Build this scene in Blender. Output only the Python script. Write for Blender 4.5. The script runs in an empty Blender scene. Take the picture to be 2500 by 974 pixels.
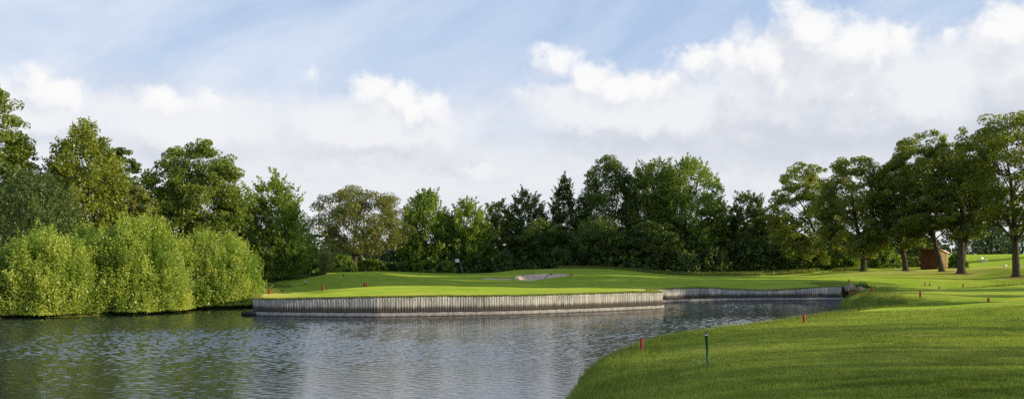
import bpy, math, random
import numpy as np
from mathutils import Vector, Matrix

PI = math.pi
F = 2000.0            # focal length of the photograph in its own pixels
EYE = 3.0             # eye height above the pond
scene = bpy.context.scene
COL = scene.collection
RNG = np.random.default_rng(7)
random.seed(7)

SUN_AZ = math.radians(-8.0)      # from +X towards +Y
SUN_EL = math.radians(12.5)
TO_SUN = Vector((math.cos(SUN_AZ) * math.cos(SUN_EL), math.sin(SUN_AZ) * math.cos(SUN_EL), math.sin(SUN_EL)))

# ------------------------------------------------------------------ helpers
def sstep(a, b, x):
    t = np.clip((x - a) / (b - a), 0, 1)
    return t * t * (3 - 2 * t)

def W(px, py, d):
    return ((px - 1250) / F * d, d, EYE - (py - 640) / F * d)

def tag(o, label=None, cat=None, group=None, kind=None):
    if label: o['label'] = label
    if cat: o['category'] = cat
    if group: o['group'] = group
    if kind: o['kind'] = kind
    return o

def empty(name, loc, rz=0.0):
    o = bpy.data.objects.new(name, None)
    o.empty_display_size = 0.3
    COL.objects.link(o)
    o.location = loc
    o.rotation_euler = (0, 0, rz)
    return o

def mesh_np(name, verts, faces, mat, parent=None, smooth=False, attrs=None):
    """verts (n,3); faces: int array (m,k) with a constant k, or a list of arrays; attrs: {name: per-vertex floats}"""
    verts = np.asarray(verts, dtype=np.float32)
    flist = faces if isinstance(faces, list) else [faces]
    flist = [np.asarray(f, dtype=np.int32) for f in flist if len(f)]
    me = bpy.data.meshes.new(name)
    me.vertices.add(len(verts))
    me.vertices.foreach_set('co', verts.ravel())
    nl = sum(f.size for f in flist)
    npoly = sum(len(f) for f in flist)
    me.loops.add(nl)
    me.polygons.add(npoly)
    me.loops.foreach_set('vertex_index', np.concatenate([f.ravel() for f in flist]))
    tot = np.concatenate([np.full(len(f), f.shape[1], dtype=np.int32) for f in flist])
    start = np.concatenate([[0], np.cumsum(tot)[:-1]]).astype(np.int32)
    me.polygons.foreach_set('loop_start', start)
    me.polygons.foreach_set('loop_total', tot)
    if smooth:
        me.polygons.foreach_set('use_smooth', np.ones(npoly, dtype=bool))
    for k, v in (attrs or {}).items():
        a = me.attributes.new(k, 'FLOAT', 'POINT')
        a.data.foreach_set('value', np.asarray(v, dtype=np.float32))
    me.update(calc_edges=True)
    me.materials.append(mat)
    o = bpy.data.objects.new(name, me)
    COL.objects.link(o)
    if parent is not None:
        o.parent = parent
    return o

def fn2(x, y):
    return np.clip(np.sin(x * .11 + 1.3 * np.sin(y * .13)) * np.sin(y * .21 + 1.2 * np.sin(x * .09 + .5)) + .4 * np.sin(x * .37 + y * .1) * np.sin(y * .5 + .4), -1, 1)

def fnoise(x, y, s, seed=0):
    a = 0
    for k in range(4):
        f = s * 1.9 ** k
        a = a + np.sin(x * f + 1.7 * np.sin(y * f * .8 + seed + k) + seed * 2.1) * np.sin(y * f * 1.1 + 1.4 * np.sin(x * f * .7 + seed * 1.3 + k)) / (1.5 ** k)
    return a / 2.4

class MB:
    """collects simple solids in one mesh"""
    def __init__(s):
        s.v, s.f, s.t = [], [], []
        s.n = 0
    def add(s, v, f, tint=0.5):
        s.v.append(np.asarray(v, float)); s.f += [[i + s.n for i in q] for q in f]
        s.t.append(np.full(len(v), tint)); s.n += len(v)
    def box(s, c, size, rz=0.0, tint=0.5, tilt=(0, 0), bevel=0.0):
        hx, hy, hz = size[0] / 2, size[1] / 2, size[2] / 2
        b = min(bevel, hx * .45, hy * .45, hz * .45)
        M = Matrix.Translation(c) @ Matrix.Rotation(rz, 4, 'Z') @ Matrix.Rotation(tilt[0], 4, 'X') @ Matrix.Rotation(tilt[1], 4, 'Y')
        if b <= 0:
            v = [(x * hx, y * hy, z * hz) for z in (-1, 1) for x, y in ((-1, -1), (1, -1), (1, 1), (-1, 1))]
            f = [(3, 2, 1, 0), (4, 5, 6, 7), (0, 1, 5, 4), (1, 2, 6, 5), (2, 3, 7, 6), (3, 0, 4, 7)]
        else:
            v = []
            for zz, ins in ((-hz, b), (-hz + b, 0), (hz - b, 0), (hz, b)):
                ax, ay = hx - ins, hy - ins
                v += [(-ax + (b - ins), -ay, zz), (ax - (b - ins), -ay, zz), (ax, -ay + (b - ins), zz), (ax, ay - (b - ins), zz),
                      (ax - (b - ins), ay, zz), (-ax + (b - ins), ay, zz), (-ax, ay - (b - ins), zz), (-ax, -ay + (b - ins), zz)]
            f = [tuple(range(7, -1, -1)), tuple(range(24, 32))]
            for r in range(3):
                for i in range(8):
                    j = (i + 1) % 8
                    f.append((r * 8 + i, r * 8 + j, r * 8 + 8 + j, r * 8 + 8 + i))
        s.add([tuple(M @ Vector(p)) for p in v], f, tint)
    def tube(s, pts, radii, n=8, tint=0.5, cap=True):
        v, f = tube_np(pts, radii, n)
        f = f.tolist()
        if cap:
            f.append(list(range(n - 1, -1, -1)))
            m = len(v)
            f.append(list(range(m - n, m)))
        s.add(v, f, tint)
    def build(s, name, mat, parent=None, smooth=False):
        v = np.concatenate(s.v)
        by = {}
        for q in s.f: by.setdefault(len(q), []).append(q)
        return mesh_np(name, v, [np.array(q) for q in by.values()], mat, parent, smooth, {'tint': np.concatenate(s.t)})

def tube_np(pts, radii, n=6):
    pts = np.asarray(pts, float); radii = np.asarray(radii, float)
    d = np.gradient(pts, axis=0)
    d /= np.linalg.norm(d, axis=1, keepdims=True) + 1e-9
    ref = np.where(np.abs(d[:, 2:3]) < 0.9, np.array([[0, 0, 1.0]]), np.array([[1.0, 0, 0]]))
    # keep one reference for the whole tube so that it does not twist
    ref = np.repeat(ref[len(ref) // 2][None], len(pts), 0)
    a = np.cross(d, ref); a /= np.linalg.norm(a, axis=1, keepdims=True) + 1e-9
    b = np.cross(d, a)
    th = np.arange(n) / n * 2 * PI
    v = pts[:, None, :] + radii[:, None, None] * (np.cos(th)[None, :, None] * a[:, None, :] + np.sin(th)[None, :, None] * b[:, None, :])
    m = len(pts)
    i = np.arange(m - 1)[:, None] * n
    j = np.arange(n)[None, :]
    k = (j + 1) % n
    f = np.stack([i + j, i + n + j, i + n + k, i + k], -1).reshape(-1, 4)
    return v.reshape(-1, 3), f

# ------------------------------------------------------------------ node helpers
def N(nt, typ, ins=None, **props):
    n = nt.nodes.new(typ)
    for k, v in props.items():
        setattr(n, k, v)
    for k, v in (ins or {}).items():
        s = n.inputs[k]
        if isinstance(v, bpy.types.NodeSocket):
            nt.links.new(v, s)
        else:
            s.default_value = v
    return n

def M(nt, op, a, b=None, c=None, clamp=False):
    n = nt.nodes.new('ShaderNodeMath'); n.operation = op; n.use_clamp = clamp
    for i, v in enumerate((a, b, c)):
        if v is None: continue
        if isinstance(v, bpy.types.NodeSocket): nt.links.new(v, n.inputs[i])
        else: n.inputs[i].default_value = v
    return n.outputs[0]

def V(nt, op, a, b=None, out=0):
    n = nt.nodes.new('ShaderNodeVectorMath'); n.operation = op
    for i, v in enumerate((a, b)):
        if v is None: continue
        if isinstance(v, bpy.types.NodeSocket): nt.links.new(v, n.inputs[i])
        else: n.inputs[i].default_value = v
    return n.outputs[out]

def SC(nt, vec, s):
    n = nt.nodes.new('ShaderNodeVectorMath'); n.operation = 'SCALE'
    nt.links.new(vec, n.inputs[0])
    if isinstance(s, bpy.types.NodeSocket): nt.links.new(s, n.inputs[3])
    else: n.inputs[3].default_value = s
    return n.outputs[0]

def MIX(nt, fac, a, b, blend='MIX'):
    n = nt.nodes.new('ShaderNodeMix'); n.data_type = 'RGBA'; n.blend_type = blend
    for i, v in ((0, fac), (6, a), (7, b)):
        if isinstance(v, bpy.types.NodeSocket): nt.links.new(v, n.inputs[i])
        else: n.inputs[i].default_value = v if i == 0 else (tuple(v) + (1,) if len(v) == 3 else v)
    return n.outputs[2]

def MAP(nt, v, a, b, c=0.0, d=1.0, smooth=True):
    n = nt.nodes.new('ShaderNodeMapRange'); n.interpolation_type = 'SMOOTHSTEP' if smooth else 'LINEAR'
    for i, x in enumerate((v, a, b, c, d)):
        if isinstance(x, bpy.types.NodeSocket): nt.links.new(x, n.inputs[i])
        else: n.inputs[i].default_value = x
    return n.outputs[0]

def NOISE(nt, vec, scale, detail=3.0, rough=0.55, dist=0.0, out=0):
    n = N(nt, 'ShaderNodeTexNoise', {'Scale': scale, 'Detail': detail, 'Roughness': rough, 'Distortion': dist})
    if vec is not None: nt.links.new(vec, n.inputs['Vector'])
    return n.outputs[out]

def ATTR(nt, name):
    return N(nt, 'ShaderNodeAttribute', attribute_name=name).outputs['Fac']

def new_mat(name):
    m = bpy.data.materials.new(name)
    m.use_nodes = True
    nt = m.node_tree
    nt.nodes.clear()
    out = nt.nodes.new('ShaderNodeOutputMaterial')
    return m, nt, out

def OBJ(nt):
    return nt.nodes.new('ShaderNodeNewGeometry').outputs['Position']

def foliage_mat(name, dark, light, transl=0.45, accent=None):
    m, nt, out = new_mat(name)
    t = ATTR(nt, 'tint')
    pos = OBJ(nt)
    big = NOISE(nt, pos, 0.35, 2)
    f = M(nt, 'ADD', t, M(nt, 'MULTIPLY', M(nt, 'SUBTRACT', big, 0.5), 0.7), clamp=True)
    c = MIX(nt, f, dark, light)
    if accent is not None:
        c = MIX(nt, MAP(nt, NOISE(nt, pos, 0.8, 3), 0.52, 0.68), c, accent)
    dif = N(nt, 'ShaderNodeBsdfDiffuse', {'Color': c}).outputs[0]
    tc = MIX(nt, 1.0, c, (1.25, 1.25, 0.55), 'MULTIPLY')
    tr = N(nt, 'ShaderNodeBsdfTranslucent', {'Color': tc}).outputs[0]
    gl = N(nt, 'ShaderNodeBsdfGlossy', {'Color': (1, 1, 1, 1), 'Roughness': 0.42}).outputs[0]
    mx = N(nt, 'ShaderNodeMixShader', {0: transl, 1: dif, 2: tr}).outputs[0]
    mx = N(nt, 'ShaderNodeMixShader', {0: 0.035, 1: mx, 2: gl}).outputs[0]
    nt.links.new(mx, out.inputs[0])
    return m

def bark_mat(name, a, b):
    m, nt, out = new_mat(name)
    pos = OBJ(nt)
    st = V(nt, 'MULTIPLY', pos, (9, 9, 1.6))
    n1 = NOISE(nt, st, 1.0, 4, 0.65)
    c = MIX(nt, MAP(nt, n1, 0.32, 0.68), a, b)
    c = MIX(nt, MAP(nt, NOISE(nt, pos, 0.9, 3), 0.5, 0.75), c, (0.07, 0.085, 0.03))
    bp = N(nt, 'ShaderNodeBump', {'Strength': 0.9, 'Distance': 0.06, 'Height': n1}).outputs[0]
    s = N(nt, 'ShaderNodeBsdfDiffuse', {'Color': c, 'Normal': bp}).outputs[0]
    nt.links.new(s, out.inputs[0])
    return m

def paint_mat(name, col, rough=0.5, worn=(0.3, 0.25, 0.2), wear=0.25, scale=18.0):
    m, nt, out = new_mat(name)
    pos = OBJ(nt)
    n1 = NOISE(nt, pos, scale, 4, 0.6)
    c = MIX(nt, MAP(nt, n1, 0.55, 0.75, 0, wear), col, worn)
    c = MIX(nt, M(nt, 'MULTIPLY', NOISE(nt, pos, scale * 3, 2), 0.35), c, tuple(x * 0.45 for x in col))
    b = N(nt, 'ShaderNodeBsdfPrincipled', {'Base Color': c, 'Roughness': rough}).outputs[0]
    nt.links.new(b, out.inputs[0])
    return m

def wood_mat(name, a, b, tintcol=None):
    m, nt, out = new_mat(name)
    pos = OBJ(nt)
    t = ATTR(nt, 'tint')
    st = V(nt, 'MULTIPLY', pos, (14, 14, 1.2))
    n1 = NOISE(nt, st, 1.0, 5, 0.6)
    c = MIX(nt, MAP(nt, n1, 0.3, 0.7), a, b)
    c = MIX(nt, 1.0, c, MIX(nt, t, (0.55, 0.55, 0.55), (1.35, 1.35, 1.35)), 'MULTIPLY')
    bs = N(nt, 'ShaderNodeBsdfPrincipled', {'Base Color': c, 'Roughness': 0.8,
           'Normal': N(nt, 'ShaderNodeBump', {'Strength': 0.5, 'Distance': 0.01, 'Height': n1}).outputs[0]}).outputs[0]
    nt.links.new(bs, out.inputs[0])
    return m

# ------------------------------------------------------------------ the pond's outline (world metres, going round with the water inside)
WALL_FRONT = [(-16.6, 57.2), (-16.2, 54.0), (-15.5, 50.0), (-14.75, 47.2), (-14.35, 46.25), (-13.6, 45.85), (-12.5, 45.55), (-10.0, 45.2), (-7.47, 44.95),
              (-3.93, 45.8), (-0.25, 46.9), (3.65, 49.0), (6.3, 50.7), (8.6, 52.3), (9.45, 53.0), (9.72, 53.7), (9.7, 55.0), (9.75, 57.5), (10.0, 59.2)]
WALL_COVE = [(10.0, 59.2), (11.0, 60.5), (12.3, 61.5), (14.1, 62.5), (16.2, 63.3), (19.2, 64.0), (22.5, 64.4), (25.95, 64.5)]
SHORE_RIGHT = [(26.6, 63.4), (26.0, 62.0), (24.9, 60.6), (23.6, 58.4), (22.5, 56.0), (21.5, 53.0), (20.9, 51.2), (20.6, 48.6), (21.2, 46.4),
               (22.6, 45.2), (22.9, 44.2), (21.0, 43.0), (17.4, 41.0), (13.2, 37.2), (10.35, 34.5), (6.98, 31.0), (5.0, 28.7), (3.3, 26.0),
               (2.15, 22.6), (1.3, 18.0), (0.9, 14.0), (0.2, 9.5), (-2.5, 5.5), (-9.0, 2.5), (-26.0, 0.5), (-60.0, 3.0), (-75.0, 18.0), (-62.0, 32.0), (-42.0, 37.5)]
SHORE_LEFT = [(-42.0, 37.5), (-32.5, 40.6), (-29.0, 42.4), (-27.2, 43.6), (-25.1, 44.4), (-23.3, 46.0), (-22.1, 49.0), (-21.1, 52.0), (-20.2, 56.0), (-19.4, 59.5), (-18.3, 61.0), (-17.2, 59.6), (-16.6, 57.2)]
POLY = np.array(WALL_FRONT + WALL_COVE[1:] + SHORE_RIGHT + SHORE_LEFT[1:-1])

def smooth_line(pts, n=4):
    """Catmull-Rom through pts"""
    p = np.asarray(pts, float)
    q = np.vstack([2 * p[0] - p[1], p, 2 * p[-1] - p[-2]])
    out = []
    for i in range(1, len(q) - 2):
        for k in range(n):
            t = k / n
            out.append(0.5 * ((2 * q[i]) + (-q[i - 1] + q[i + 1]) * t + (2 * q[i - 1] - 5 * q[i] + 4 * q[i + 1] - q[i + 2]) * t * t + (-q[i - 1] + 3 * q[i] - 3 * q[i + 1] + q[i + 2]) * t ** 3))
    out.append(p[-1])
    return np.array(out)

WF = np.asarray(WALL_FRONT, float)
# the front is two planes that meet in a corner at (-7.47, 44.95): smooth each side on its own
WF = np.vstack([smooth_line(WALL_FRONT[:9], 4), smooth_line(WALL_FRONT[8:], 4)[1:]])
WC = smooth_line(WALL_COVE, 4)
SR = smooth_line(SHORE_RIGHT, 4)
SR[1:-1] += RNG.normal(0, 0.05, SR[1:-1].shape)
SL = smooth_line(SHORE_LEFT, 3)
POLY = np.vstack([WF, WC[1:], SR, SL[1:-1]])
NWALL = len(WF) + len(WC) - 2       # the first NWALL edges of POLY are wall

def dist_poly(x, y, P, closed=True, chunk=40000):
    """(distance, index of nearest edge, nearest point) from many points to a polyline"""
    A = P if closed else P[:-1]
    B = np.roll(P, -1, 0) if closed else P[1:]
    D = B - A; L2 = (D ** 2).sum(1) + 1e-12
    dist = np.empty(len(x)); idx = np.empty(len(x), int); near = np.empty((len(x), 2))
    for s in range(0, len(x), chunk):
        e = min(s + chunk, len(x))
        px = x[s:e, None] - A[None, :, 0]; py = y[s:e, None] - A[None, :, 1]
        t = np.clip((px * D[:, 0] + py * D[:, 1]) / L2, 0, 1)
        dx = px - t * D[:, 0]; dy = py - t * D[:, 1]
        q = dx * dx + dy * dy
        i = q.argmin(1); r = np.arange(e - s)
        dist[s:e] = np.sqrt(q[r, i]); idx[s:e] = i
        near[s:e, 0] = A[i, 0] + t[r, i] * D[i, 0]; near[s:e, 1] = A[i, 1] + t[r, i] * D[i, 1]
    return dist, idx, near

def inside(x, y, P):
    c = np.zeros(len(x), bool)
    A = P; B = np.roll(P, -1, 0)
    for (x0, y0), (x1, y1) in zip(A, B):
        if y0 == y1: continue
        c ^= ((y0 > y) != (y1 > y)) & (x < (x1 - x0) * (y - y0) / (y1 - y0) + x0)
    return c

# ------------------------------------------------------------------ the lie of the land: spot heights, then a thin-plate surface through them
SPOT = [W(*p) for p in [
    # near bank
    (2500, 973, 10.5), (2000, 973, 11.5), (1700, 973, 13), (1500, 973, 16), (1728, 897, 16), (1566, 864, 23), (1850, 900, 15.5), (1850, 830, 23),
    (2000, 850, 20), (2300, 850, 18), (2300, 900, 14.5), (2500, 800, 24), (2500, 860, 17), (1700, 815, 28.2), (1963, 788, 32.4), (2150, 768, 34.4),
    (2300, 752, 35.9), (2500, 735, 38), (2413, 738, 38.6), (2100, 800, 26), (2300, 790, 26),
    # headland and hollow behind it
    (2130, 716, 58), (2247, 727, 48), (2105, 723, 57), (2250, 706, 64), (2400, 701, 68), (2500, 697, 72), (2350, 722, 52), (2500, 716, 54),
    (2160, 716, 53), (2090, 738, 54.5),
    (2073, 692, 72), (2259, 697, 80), (2352, 701, 78), (2150, 689, 81), (2300, 688, 85), (2450, 689, 85),
    # fairway
    (2150, 676, 91), (2400, 675, 90), (2000, 681, 84), (1850, 681, 84), (1700, 682, 86), (1900, 692, 74), (2110, 663, 100), (2210, 661, 99), (2300, 659, 97), (2480, 655, 92),
    (2300, 656, 104), (2405, 641, 125), (2500, 625, 140), (2370, 641, 132), (2450, 652, 108), (2000, 672, 100), (1880, 672, 106), (1800, 675, 102), (1640, 672, 102),
    # along the timber wall
    (620, 728, 46.5), (700, 727, 46), (800, 726, 45.5), (918, 725, 45.2), (1080, 723, 46), (1250, 720, 47.4), (1400, 717, 49.4), (1500, 714.5, 51), (1610, 712, 53.9),
    (1614, 706, 60.5), (1700, 702, 62.8), (1760, 704, 63.6), (1850, 707, 64.3), (1950, 703, 64.7), (2050, 697, 64.8),
    # the front shelf of the island and the hollow behind it
    (672, 716, 51.5), (790, 709, 57), (890, 701, 62), (1000, 694, 68), (1200, 689, 72.5), (900, 713, 52), (1100, 707, 56), (1300, 702, 61), (1450, 701, 61), (1500, 700, 67),
    (1450, 690, 75), (1600, 698, 67), (1700, 690, 75), (1800, 690, 75), (1000, 690, 74), (1200, 686, 78), (1100, 688, 76),
    (800, 708.5, 62.5), (880, 701.5, 65), (700, 716, 58.5), (960, 696, 70.5),
    # left mound, green, right mound
    (700, 711, 61.5), (760, 690.5, 71), (800, 681, 75), (850, 672.5, 80), (920, 666, 86), (940, 675, 80), (860, 690, 71), (1000, 676, 87), (1060, 672, 95), (1130, 668.5, 105), (1180, 669, 101),
    (980, 664, 101), (1040, 666.5, 104), (910, 665.5, 97), (1190, 668, 100), (1250, 660.5, 100), (1300, 657.5, 103), (1400, 655, 106), (1500, 658, 104), (1560, 664, 100), (1480, 666, 92),
    (1420, 672, 88), (1260, 671, 93), (1380, 669, 94), (1320, 686, 82), (1185, 685, 82.5), (1200, 677, 86.5), (1500, 675, 86), (1560, 680, 83),
    # left bank, lawn beyond the channel
    (650, 712, 66), (700, 692, 77), (600, 700, 72), (480, 690, 72)]]
SPOT += [(-22, 47, .9), (-27, 48, 1.1), (-24, 56, 1.0), (-30, 60, 1.4), (-35, 50, 1.3), (-45, 48, 1.4), (-40, 75, 1.6), (-60, 60, 1.6), (-16.4, 62, .5), (-17.0, 68, .75),
         (-15.6, 53, .9), (-13.5, 56, .75),
         (34, 71, .4), (39, 72.5, .45), (30, 66.5, .55), (46, 74, .6), (28, 68.5, .9), (24.5, 45.5, .35), (28, 46, .75), (34, 47, .95),
         (1, 1, 1.35), (6, 5, 1.35), (14, 6, 1.35), (25, 12, 1.35), (30, 25, 1.35), (40, 40, 1.3), (-5, -4, 1.2), (40, 10, 1.4),
         (-10, 100, 1.5), (-25, 95, 1.6), (-30, 115, 1.7), (0, 116, 1.35), (10, 118, 1.4), (20, 116, 1.45), (30, 115, 1.6), (40, 116, 2.0), (55, 118, 2.4), (70, 100, 2.6), (85, 125, 4.2),
         (70, 70, 1.4), (90, 60, 1.5), (-80, 100, 1.8), (0, 150, 1.6), (60, 155, 3.6), (100, 160, 4.6), (-60, 150, 1.8), (120, 100, 3.2), (130, 20, 1.5), (-90, 30, 1.4)]
SPOT = np.array(SPOT)
def _tps(r2):
    return 0.5 * r2 * np.log(r2 + 1e-9)
_c = SPOT[:, :2]
_K = _tps(((_c[:, None] - _c[None]) ** 2).sum(-1)) + np.eye(len(_c)) * 1.5
_P = np.hstack([np.ones((len(_c), 1)), _c])
_A = np.block([[_K, _P], [_P.T, np.zeros((3, 3))]])
_w = np.linalg.solve(_A, np.concatenate([SPOT[:, 2], np.zeros(3)]))

# bunkers (outlines in world metres)
def outline(px_py, d_of_y):
    return np.array([((px - 1250) / F * d_of_y(py), d_of_y(py)) for px, py in px_py])
_dy = lambda py: np.interp(-py, [-690, -686, -680, -674, -669, -666], [79, 82, 86.5, 91.5, 94.5, 96])
BUNKER = smooth_line(np.vstack([outline([(1253, 680), (1262, 675.5), (1285, 671.5), (1320, 669.8), (1365, 669.6), (1391, 672), (1389, 677), (1372, 679.5), (1335, 681.5), (1300, 685.2), (1275, 685.5), (1258, 684)], _dy)] * 1), 3)
BUNKER2 = smooth_line(outline([(1174, 682.3), (1190, 681.4), (1215, 682.0), (1247, 682.6), (1250, 684.2), (1235, 684.4), (1205, 683.9), (1184, 683.1)], _dy), 3)

def hnoise(x, y):
    return (0.035 * np.sin(x * .31 + 1.3 * np.sin(y * .21)) * np.sin(y * .27 + 1.1 * np.sin(x * .17)) + 0.016 * np.sin(x * 1.1 + 2 * np.sin(y * .6)) * np.sin(y * .9 + 1.5 * np.sin(x * .7)))

def land(x, y):
    """height of the dry land, before the pond is cut out"""
    x = np.asarray(x, float); y = np.asarray(y, float)
    z = np.empty(len(x))
    for s in range(0, len(x), 30000):
        e = min(s + 30000, len(x))
        r2 = (x[s:e, None] - _c[None, :, 0]) ** 2 + (y[s:e, None] - _c[None, :, 1]) ** 2
        z[s:e] = _tps(r2) @ _w[:-3] + _w[-3] + _w[-2] * x[s:e] + _w[-1] * y[s:e]
    z = np.clip(z, 0.15, 4.8)
    far = sstep(150, 260, np.hypot(x - 0, y - 40))
    z = z * (1 - far) + (1.8 + 0.9 * sstep(30, 160, x)) * far
    z = z + hnoise(x, y) * (1 - far) * sstep(0.5, 0.9, z)
    return z

def ground(x, y):
    """final height"""
    x = np.asarray(x, float).ravel(); y = np.asarray(y, float).ravel()
    z = land(x, y)
    d, idx, _ = dist_poly(x, y, POLY)
    ins = inside(x, y, POLY)
    wall = idx < NWALL
    nat = ~wall & ~ins
    left = (x < -15)
    slope = np.where(left, 0.85, 0.55)
    cap = 0.03 + d * slope
    # soft minimum of bank slope and land
    k = 0.12
    hh = np.clip(0.5 + 0.5 * (z - cap) / k, 0, 1)
    zb = z * (1 - hh) + cap * hh - k * hh * (1 - hh)
    z = np.where(nat, np.minimum(zb, z), z)
    z = np.where(ins, np.where(wall, np.where(d < 0.02, z, -0.9), -0.35 * np.minimum(d, 3.0)), z)
    for P, dep in ((BUNKER, 0.42), (BUNKER2, 0.3)):
        m = (x > P[:, 0].min() - 1) & (x < P[:, 0].max() + 1) & (y > P[:, 1].min() - 1) & (y < P[:, 1].max() + 1)
        if m.any():
            dd, _, _ = dist_poly(x[m], y[m], P)
            ii = inside(x[m], y[m], P)
            # steep lip at the far side, a gentle run-in at the near side
            z[m] -= np.where(ii, dep * sstep(0.0, 0.7, dd), 0) * sstep(P[:, 1].min(), P[:, 1].min() * .4 + P[:, 1].max() * .6, y[m])
    return z

def gz(x, y):
    return float(ground([x], [y])[0])

def hit(px, py, d0=9.0, d1=170.0):
    """where a line of sight of the photograph meets the land"""
    d = np.geomspace(d0, d1, 1500)
    z = EYE - (py - 640) / F * d
    x = (px - 1250) / F * d
    g = ground(x, d)
    b = np.nonzero(z < g)[0]
    if len(b) == 0 or b[0] == 0: i = len(d) - 1 if len(b) == 0 else 0
    else: i = b[0]
    return float(x[i]), float(d[i]), float(g[i])

# ------------------------------------------------------------------ materials
def grass_mat(name='lawn_turf', blades=False):
    m, nt, out = new_mat(name)
    pos = OBJ(nt)
    if blades:
        t = ATTR(nt, 'tint')
        c = MIX(nt, t, (0.13, 0.19, 0.028), (0.47, 0.54, 0.13))
        c = MIX(nt, M(nt, 'MULTIPLY', ATTR(nt, 'dry'), 1.0), c, (0.24, 0.22, 0.09))
        dif = N(nt, 'ShaderNodeBsdfDiffuse', {'Color': c}).outputs[0]
        tr = N(nt, 'ShaderNodeBsdfTranslucent', {'Color': MIX(nt, 1.0, c, (1.3, 1.25, 0.6), 'MULTIPLY')}).outputs[0]
        s = N(nt, 'ShaderNodeMixShader', {0: 0.4, 1: dif, 2: tr}).outputs[0]
        nt.links.new(s, out.inputs[0])
        return m
    n_big = NOISE(nt, pos, 0.14, 3, 0.55)
    n_mid = NOISE(nt, pos, 1.3, 4, 0.6)
    n_fine = NOISE(nt, pos, 14.0, 4, 0.7)
    base = MIX(nt, MAP(nt, n_mid, 0.3, 0.7), (0.135, 0.19, 0.024), (0.225, 0.265, 0.046))
    base = MIX(nt, MAP(nt, n_big, 0.45, 0.7, 0, 0.65), base, (0.25, 0.26, 0.055))
    base = MIX(nt, MAP(nt, n_fine, 0.25, 0.75, 0.55, 0.0), base, (0.05, 0.10, 0.010))
    sx = N(nt, 'ShaderNodeSeparateXYZ', {0: pos})
    mow = M(nt, 'SINE', M(nt, 'ADD', M(nt, 'MULTIPLY', sx.outputs[1], 2.1), M(nt, 'ADD', M(nt, 'MULTIPLY', sx.outputs[0], .55), M(nt, 'MULTIPLY', n_big, 5.0))))
    base = MIX(nt, M(nt, 'MULTIPLY', MAP(nt, mow, -.5, .5), .22), base, (0.10, 0.15, 0.018))
    mot = NOISE(nt, V(nt, 'MULTIPLY', pos, (.35, .8, .5)), 1.0, 5, 0.65)
    base = MIX(nt, MAP(nt, mot, 0.5, 0.72, 0, .55), base, (0.085, 0.135, 0.018))
    base = MIX(nt, MAP(nt, mot, 0.46, 0.28, 0, .5), base, (0.28, 0.28, 0.07))
    # dry, bare and rough places come from the terrain's own attributes
    dry = M(nt, 'MULTIPLY', ATTR(nt, 'dry'), MAP(nt, NOISE(nt, pos, 0.6, 5, 0.7), 0.3, 0.62), clamp=True)
    base = MIX(nt, dry, base, (0.30, 0.25, 0.10))
    rough = M(nt, 'MULTIPLY', ATTR(nt, 'rough'), MAP(nt, NOISE(nt, pos, 2.2, 4, 0.7), 0.25, 0.6), clamp=True)
    base = MIX(nt, M(nt, 'MULTIPLY', rough, .6), base, (0.085, 0.14, 0.025))
    clip_ = M(nt, 'MULTIPLY', ATTR(nt, 'clippings'), MAP(nt, NOISE(nt, V(nt, 'MULTIPLY', pos, (1.0, 3.2, 1.0)), 2.6, 4, 0.65), 0.44, 0.58), clamp=True)
    base = MIX(nt, M(nt, 'MULTIPLY', clip_, 0.8), base, (0.085, 0.125, 0.07))
    soil = ATTR(nt, 'soil')
    base = MIX(nt, M(nt, 'MULTIPLY', soil, MAP(nt, NOISE(nt, pos, 3.0, 4, 0.7), 0.2, 0.5), clamp=True), base, (0.055, 0.035, 0.02))
    # upright blades catch a low sun: scatter the shading normal sideways
    rnd = N(nt, 'ShaderNodeTexNoise', {'Scale': 38.0, 'Detail': 2.0})
    nt.links.new(pos, rnd.inputs['Vector'])
    rv = V(nt, 'MULTIPLY', V(nt, 'SUBTRACT', rnd.outputs['Color'], (0.5, 0.5, 0.5)), (5.5, 5.5, 0.8))
    nrm = nt.nodes.new('ShaderNodeNewGeometry').outputs['Normal']
    bp = N(nt, 'ShaderNodeBump', {'Strength': 0.6, 'Distance': 0.05, 'Height': M(nt, 'ADD', n_mid, M(nt, 'MULTIPLY', clip_, 0.8))}).outputs[0]
    nn = V(nt, 'NORMALIZE', V(nt, 'ADD', bp, rv))
    dif = N(nt, 'ShaderNodeBsdfDiffuse', {'Color': base, 'Normal': nn}).outputs[0]
    tr = N(nt, 'ShaderNodeBsdfTranslucent', {'Color': MIX(nt, 1.0, base, (1.3, 1.2, 0.6), 'MULTIPLY'), 'Normal': nn}).outputs[0]
    s = N(nt, 'ShaderNodeMixShader', {0: 0.3, 1: dif, 2: tr}).outputs[0]
    sh = N(nt, 'ShaderNodeBsdfSheen', {'Color': MIX(nt, 1.0, base, (1.6, 1.6, 1.2), 'MULTIPLY'), 'Roughness': 0.6}).outputs[0]
    s = N(nt, 'ShaderNodeAddShader', {0: s, 1: sh}).outputs[0]
    nt.links.new(s, out.inputs[0])
    return m

def water_mat():
    m, nt, out = new_mat('pond_water')
    pos = OBJ(nt)
    w2 = NOISE(nt, V(nt, 'MULTIPLY', pos, (6.5, 13.0, 1)), 1.0, 2.0, 0.5, 0.3)
    bp = N(nt, 'ShaderNodeBump', {'Strength': 0.14, 'Distance': 0.03, 'Height': w2}).outputs[0]
    b = N(nt, 'ShaderNodeBsdfPrincipled', {'Base Color': (0.022, 0.036, 0.034, 1), 'Roughness': 0.08, 'IOR': 2.35, 'Normal': bp}).outputs[0]
    nt.links.new(b, out.inputs[0])
    return m

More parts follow.
